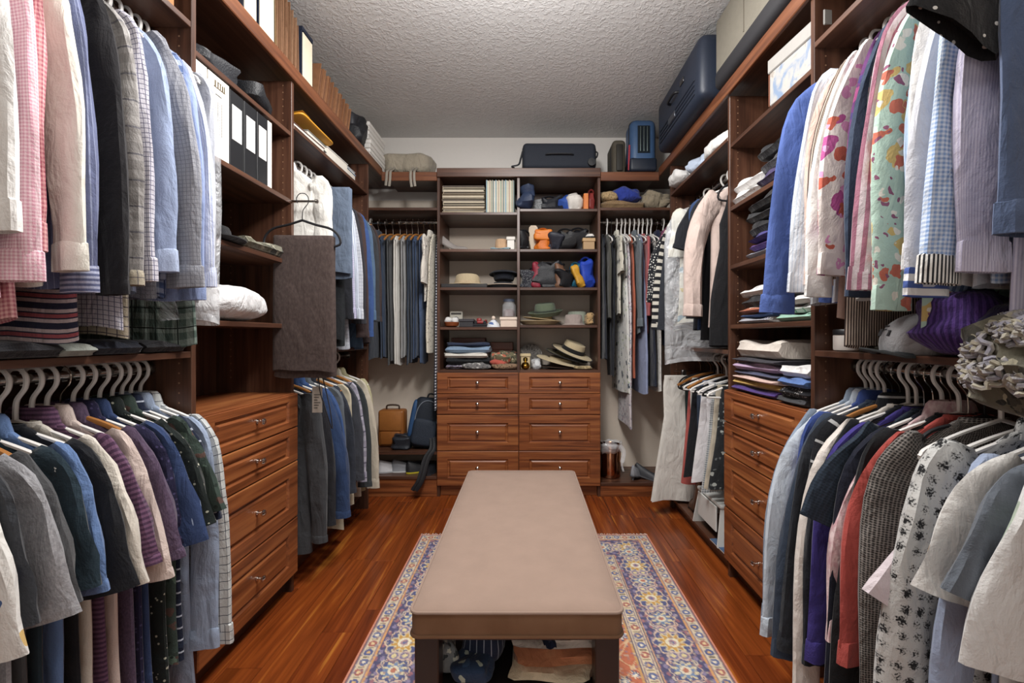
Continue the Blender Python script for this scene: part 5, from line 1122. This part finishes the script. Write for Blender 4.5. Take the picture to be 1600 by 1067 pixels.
# right column
z = zt(1, 0)
handbag('navy denim bag drooping over the upper shelf edge', (-.005, 3.25, z), (.09, .14, .13), '26324a', strap='1f2a40', seed=2, amp=.02)
handbag('grey snakeskin clutch at the back of the top cubby', (.09, 3.35, z), (.13, .1, .085), '7a7d80', seed=3, pat=fab('dots', '8a8c8e', '4a4c50', p=.01, d=1, r=.35))
handbag('black beaded pouch between the clutch and blue pouch', (.18, 3.33, z), (.12, .12, .09), '191b22', strap='15161c', seed=4, amp=.02)
handbag('royal blue satin pouch in the top cubby', (.285, 3.34, z), (.11, .12, .115), '2f4f9c', seed=5, amp=.02)
handbag('white leather handbag leaning beside the orange book', (.375, 3.34, z), (.09, .13, .12), 'cfcac4', seed=6, amp=.008, rot=(0, -.15, 0))
bk = thing('book', 'orange hardback standing among the handbags', 'book', (.447, 3.32, z)); obj('cover', box((-.017, -.08, 0), (.017, .08, .125), .002), plain('c8702a', .5), bk, False); obj('pages', box((-.014, -.078, .003), (.014, .083, .1255), 0), plain('d8d0c0', .8), bk, False)
handbag('wine red handbag with looped strap at the hutch side', (.495, 3.34, z), (.045, .14, .13), '7a2f2c', strap='6a2420', seed=7, amp=.01)
z = zt(1, 1)
handbag('glossy black bag in the corner of the second cubby', (-.01, 3.32, z), (.07, .14, .12), '15161a', strap='101114', seed=8)
shoe('tan leather sandal standing on end beside the black bag', (.055, 3.32, z + .1), 0, 'a06a42', .0, .2, sole='c9b9a4', hgt=.05); bpy.data.objects['shoe.001'].rotation_euler = (.1, PI / 2 - .25, PI / 2)
handbag('bright orange handbag with round flap', (.13, 3.32, z), (.11, .12, .13), 'c2661c', strap='a85414', flap='cc7426', seed=9)
handbag('black and white corded purse beside the orange handbag', (.215, 3.30, z), (.08, .1, .09), '2a2c36', strap='c9ccd4', seed=10, amp=.02)
handbag('ruched black leather handbag in the second cubby', (.30, 3.34, z), (.13, .15, .13), '1a1a1d', strap='1c1c20', seed=11, amp=.03)
handbag('soft black shoulder bag behind the espadrille', (.40, 3.36, z), (.13, .13, .14), '1c1c20', strap='19191d', seed=12, amp=.03)
shoe('white and black espadrille on the tan box', (.47, 3.3, z + .094), -1.1, 'd4d0ca', .0, .13, sole='1f1f22', hgt=.055, wd=.07)
carton('tan cardboard box beside the black shoulder bag', (.47, 3.31, z), (.085, .12, .092), plain('a38560', .6), lid=plain('af9068', .6), lidh=.3, name='shoe_box')
z = zt(1, 2)
handbag('dark snakeskin clutch standing in the third cubby', (.015, 3.3, z), (.1, .09, .12), '3a3d44', pat=fab('dots', '2c2e36', '8a8c90', p=.008, d=1, r=.3), seed=13)
handbag('crimson cord purse between the dark bags', (.075, 3.3, z), (.055, .08, .15), '7c2232', strap='8c2a3a', seed=14, amp=.02)
handbag('slouchy dark grey leather tote', (.16, 3.33, z), (.18, .14, .15), '26272b', strap='222226', seed=15, amp=.03)
handbag('brown silk pouch beside the grey tote', (.255, 3.29, z), (.06, .08, .14), '6a4c3a', seed=16, amp=.02)
handbag('small black satin bag in front of the teal bag', (.315, 3.3, z), (.1, .1, .105), '1b1c20', strap='1e1e22', seed=17, amp=.02)
handbag('teal patent handbag in the third cubby', (.375, 3.33, z), (.075, .12, .15), '1f5a70', strap='1a4c60', seed=18)
handbag('mustard yellow clutch leaning on the cobalt bag', (.42, 3.26, z), (.05, .1, .13), 'b8892c', seed=19, rot=(0, -.35, 0))
handbag('cobalt blue handbag at the hutch side', (.475, 3.32, z), (.085, .15, .18), '2340a4', strap='1c348c', seed=20, rot=(0, -.12, 0))
z = zt(1, 3)
hat('flat woven straw mat hat at the bottom of the green hat', (.1, 3.33, z), .155, .08, .03, fab('knit', 'b39a6a', '8d7648', p=.008, wr=.15), None, ey=.8, brim_up=.03)
hat('natural straw sun hat under the green hat', (.12, 3.34, z + .034), .15, .08, .05, fab('knit', 'c2a878', '99804e', p=.008, wr=.15), None, rot=(0, .12, 0), ey=.8, brim_up=.01)
hat('sage green felt hat with dark cord', (.15, 3.35, z + .07), .135, .085, .1, fab('plain', '5c6a52', wr=.2), fab('plain', '3a4236'), rot=(.15, -.12, .2), ey=.85, brim_up=.035)
hat('taupe cloth bucket hat folded beside the green hat', (.36, 3.3, z), .09, .07, .08, fab('plain', '9a8a82'), None, ey=.8, brim_up=-.0)
hat('pale sage cap behind the taupe bucket hat', (.40, 3.42, z), .1, .08, .11, fab('plain', '8a9482'), None, ey=.8)
bundle('leopard print scarf at the side of the hat cubby', fab('dots', 'b08a4c', '2c2218', p=.016, d=1, r=.3), (.485, 3.34, z), (.07, .1, .09), 9, name='scarf', cat='scarf', amp=.012)
z = zt(1, 4)
db = solo('lace_fan', 'round grey lace fan standing in the lowest cubby', 'fan', xf(lathe([(.003, 0), (.04, .002), (.095, .001), (.095, .004), (.04, .006), (.003, .005)], 28), rot=(PI / 2 - .15, 0, 0)), fab('flor', '7d7872', '5a5652', '9a958e', p=.02, r=.35), (.035, 3.47, z + .096))
carton('cream greeting card box in front of the lace fan', (-.005, 3.34, z), (.07, .05, .115), plain('c9b48c', .6), name='card_box', lid=plain('cbb890', .6), lidh=.2)
gb = thing('gold_flask', 'small round gold perfume flask', 'bottle', (-.005, 3.25, z)); obj('flask', lathe([(.012, 0), (.03, .012), (.034, .03), (.022, .05), (.008, .056)], 20), metal('c8a24a', .2), gb); obj('stopper', xf(lathe([(.008, 0), (.018, .012), (.016, .03), (.004, .036)], 14), (0, 0, .056)), metal('a8904a', .25), gb)
bundle('crumpled clear wrapping beside the gold flask', clear(.4, .2), (.075, 3.29, z), (.07, .09, .08), 4, name='plastic_wrap', cat='wrapping', amp=.02)
st = fab('knit', 'cdb98c', 'a8946a', p=.006, wr=.12); bkb = fab('plain', '1a1a1c')
hat('brown and cream floppy hat at the bottom of the hat pile', (.27, 3.36, z), .17, .09, .05, fab('plain', '4a3528'), None, ey=.8, rot=(0, .05, 0))
hat('wide cream straw hat with a wavy brim in the pile', (.26, 3.34, z + .055), .185, .09, .03, st, None, rot=(.12, .24, 0), ey=.75, brim_up=.0)
hat('straw hat with dark olive underside in the pile', (.31, 3.36, z + .085), .165, .09, .05, fab('plain', '5a5230'), None, rot=(.15, .3, 0), ey=.8, edge=bkb)
hat('straw boater with wide black band crowning the hat pile', (.355, 3.36, z + .12), .165, .09, .085, st, bkb, rot=(.22, .38, 0), ey=.85, edge=bkb, brim_up=.0)
bundle('tan raffia scraps at the edge of the hat pile', fab('mel', 'b39a66', '7d6a44', p=.02), (.43, 3.25, z), (.15, .07, .03), 5, name='raffia', cat='trimming', amp=.012)
# ---------------------------------------------------------------- low things in the back corners
sc_ = thing('satchel', 'tan leather satchel standing on the low back shelf', 'bag', (-1.04, 3.4, .329)); lm = plain('8a5426', .45, 0, .4, .2, .2)
obj('body', rbox(0, 0, .14, .2, .12, .28, .02, 3), lm, sc_); obj('flap', rbox(0, -.063, .2, .17, .012, .15, .006, 2), plain('9a6230', .45, 0, .4, .2, .2), sc_); obj('pocket', rbox(0, -.066, .07, .15, .018, .1, .008, 2), lm, sc_); obj('handle', tube(crv([(-.05, 0, .28), (-.04, 0, .31), (.04, 0, .31), (.05, 0, .28)], 4), .007, 8), plain('3a2618', .5), sc_)
bp = thing('backpack', 'dark navy backpack leaning in the corner by the hutch', 'bag', (-.80, 3.34, .329), (-.12, .18, .1)); nv = plain('1b222c', .7, 0, .35, .2, .5)
obj('body', sup(.23, .17, .38, .35, .55, .006, 3, 30, 18), nv, bp); obj('pocket', xf(sup(.18, .07, .2, .4, .5, .004, 4), (0, -.075, .02)), plain('242c38', .7, 0, .35, .2, .5), bp); obj('side_panel', xf(sup(.05, .12, .3, .5, .6), (-.1, -.02, .05)), plain('24466e', .6, 0, .35, .2, .4), bp)
obj('zip', tube(crv([(-.075, -.085, .06), (-.08, -.088, .26), (-.04, -.082, .345), (.04, -.082, .345), (.08, -.088, .26), (.075, -.085, .06)], 6), .004, 6), plain('6d7580', .4), bp)
obj('top_handle', tube(crv([(-.03, 0, .375), (-.02, 0, .405), (.02, 0, .405), (.03, 0, .375)], 4), .007, 8), blk, bp)
for x in (.06, .085): obj('strap', tube(crv([(x, -.09, .1), (x + .02, -.14, .02), (x - .01, -.165, -.06), (x - .02, -.19, -.2), (x - .05, -.19, -.28)], 6), .009, 6, flat=1.8), blk, bp)
handbag('grey sling pouch beside the navy backpack', (-.93, 3.30, .329), (.15, .14, .1), '232830', seed=5, amp=.02, strap='1d2129')
for i, (lab, x, c, s, l, rz) in enumerate((('white sneaker on the lowest back shelf', -1.0, 'c9c9cc', 'a8a8ac', 'e0e0e0', .3), ('grey and white sneaker beside the white one', -.9, '8f9298', 'c9c9c9', 'd5d5d5', .1), ('black running shoe with yellow sole', -.79, '1d1e22', 'c0b02a', 'b8a828', .4), ('black shoe against the hutch side', -.70, '202126', '2a2a2e', None, 1.2))):
    shoe(lab, (x, 3.31, .153), rz, c, 0, .24, 'sneaker', s, .09, .085, .55, l)
rg = thing('waste_bin', 'rose-gold metal bin lined with a clear plastic bag', 'bin', (.645, 3.36, .103)); obj('barrel', lathe([(.078, 0), (.082, .004), (.086, .24), (.084, .245), (.08, .24), (.076, .01)], 32, cap1=True), metal('c08a6a', .16), rg)
V, Fc, U = lathe([(.084, .19), (.092, .2), (.1, .225), (.1, .25), (.093, .262), (.082, .25), (.07, .2)], 36, cap0=False, cap1=False)
V = [(v[0] * (1 + .09 * noise.noise(Vector(v) * 30)), v[1] * (1 + .09 * noise.noise(Vector(v) * 30 + Vector((5, 0, 0)))), v[2] + .02 * noise.noise(Vector(v) * 22)) for v in V]
obj('liner', (V, Fc, U), clear(.35, .1), rg)
obj('liner_tail', tube(crv([(.06, -.07, .25), (.09, -.085, .2), (.075, -.092, .12), (.085, -.09, .06)], 6), [.02] * 6 + [.016] * 6 + [.008] * 7, 7, flat=.4), clear(.35, .1), rg)
handbag('black leather bag tucked between the bin and hutch', (.575, 3.42, .103), (.05, .2, .24), '121214', seed=6, strap='141416')
for lab, x, y, c, rz in (('silver strappy shoe near the white trousers', .86, 3.33, '8f9298', .9), ('black and white shoe under the white trousers', .93, 3.28, '2b2d33', -.5)): shoe(lab, (x, y, .103), rz, c, .03, .22, 'shoe', '55565a', .08, .08)
shoe('brown leather boot heel showing below the white trousers', (1.07, 2.74, .083), 1.4, '4a2f20', .035, .2, 'boot', '2b1a12', .08, .1, .4, None, .1)
# step stool and magazine on the right platform
ss = thing('step_stool', 'white plastic step stool with a blue picture on its side', 'stool', (1.12, 2.42, .083)); wp = plain('cdcfcc', .4, 0, .4, .03)
for s in (-1, 1):
    A = [(-.13, 0), (-.05, 0), (-.04, .04), (0, .055), (.04, .04), (.05, 0), (.13, 0), (.1, .2), (-.1, .2)]
    obj('side_panel', loft([[(p[0], s * (.165 - .12 * p[1]) + o_, p[1]) for p in A] for o_ in (-.006, .006)]), wp, ss, False)
obj('top', rbox(0, 0, .205, .22, .31, .022, .008, 2), wp, ss); obj('front_panel', box((-.118, -.12, .06), (-.108, .12, .195), .003), wp, ss, False)
obj('picture', box((-.06, -.1572, .08), (.04, -.1555, .16), 0), plain('2f86a8', .5, 0, .3, .3), ss, False)
solo('plastic_bin', 'grey translucent plastic tub behind the step stool', 'tub', lathe([(.09, 0), (.1, .006), (.115, .2), (.122, .205), (.11, .2), (.094, .01)], 26, 1, .9), plain('b5b8ba', .4), (1.14, 2.2, .083))
mg = thing('magazine', 'blue covered magazine lying on the right platform', 'magazine', (1.065, 2.25, .083), .05); obj('cover', box((-.07, -.1, .004), (.07, .1, .006), 0), fab('flor', '3a5a80', '8fa6bc', '24344c', 'c9ced4', p=.06, r=.3), mg, False); obj('pages', box((-.07, -.1, 0), (.069, .099, .004), 0), plain('cfcbc2', .8), mg, False)
# ---------------------------------------------------------------- cloths on the bench shelf
bz = .246
def drape(label, mat, loc, size, seed, rz=0, name='throw', amp=.012): return bundle(label, mat, loc, size, seed, name, 'cloth', amp, rz, .55, .5, 10)
drape('indigo cloth with white stitched lines on the bench shelf', fab('vs', '1c2740', '8d97a8', p=.022, d=.12), (-.115, 1.33, bz), (.12, .24, .11), 2, -.12)
drape('deep blue tie-dyed scarf bunched on the bench shelf', fab('flor', '1f3a5c', '2c5078', 'a8b8a8', p=.06, r=.25), (-.15, 1.20, bz), (.1, .09, .05), 3, 0, 'scarf', .02)
drape('grey and cream knotted scarf beside the blue one', fab('flor', '7d8284', 'c4c4b4', '3c4448', p=.03, r=.35), (-.225, 1.235, bz), (.06, .09, .08), 4, .3, 'scarf', .02)
fold('cream folded towel with a navy band on the bench shelf', fab('plain', 'cfbfb0'), (.085, 1.36, bz + .056), (.25, .3, .03), 0, 'towel', 'towel', seed=5)
fold('orange folded towel with cream swirls below the banded one', fab('flor', 'd07a3c', 'd58344', 'e0c49a', p=.1, r=.16), (.085, 1.335, bz + .028), (.24, .3, .028), .05, 'towel', 'towel', seed=6)
fold('cream fringed cloth at the bottom of the bench towels', fab('plain', 'd6c29c'), (.075, 1.315, bz), (.22, .3, .028), -.06, 'towel', 'towel', seed=7)
tw = bpy.data.objects['towel']; obj('navy_band', xf(folded(.04, .304, .0315, 5), (-.02, 0, 0)), fab('plain', '1d2440'), tw)
# paper tag hanging from the brown trousers
tg = thing('paper_tag', 'grey garment tag with small print hanging below the trousers', 'tag', (-.955, 1.99, .93), (0, 0, .1)); obj('card', box((-.022, -.001, -.1), (.022, .001, .02), .0005), plain('9a9288', .7), tg, False)
obj('small_print', join(*[box((-.014, -.0016, -.02 - .012 * r), (.014 - .006 * (r % 3), -.001, -.016 - .012 * r), 0) for r in range(6)]), plain('4a4642', .7), tg, False, stuff=True); obj('string', tube([(0, 0, .015), (.004, 0, .08)], .0012, 5), blk, tg)
solo('lanyard', 'thin black lanyard looped over the blue jacket', 'cord', tube(crv([(-.02, 0, .1), (0, -.02, 0), (.03, -.02, -.1), (.05, -.01, -.17), (.035, 0, -.08), (.0, .01, .05), (-.01, 0, .1)], 6), .0025, 6), blk, (-.93, 1.985, .93))
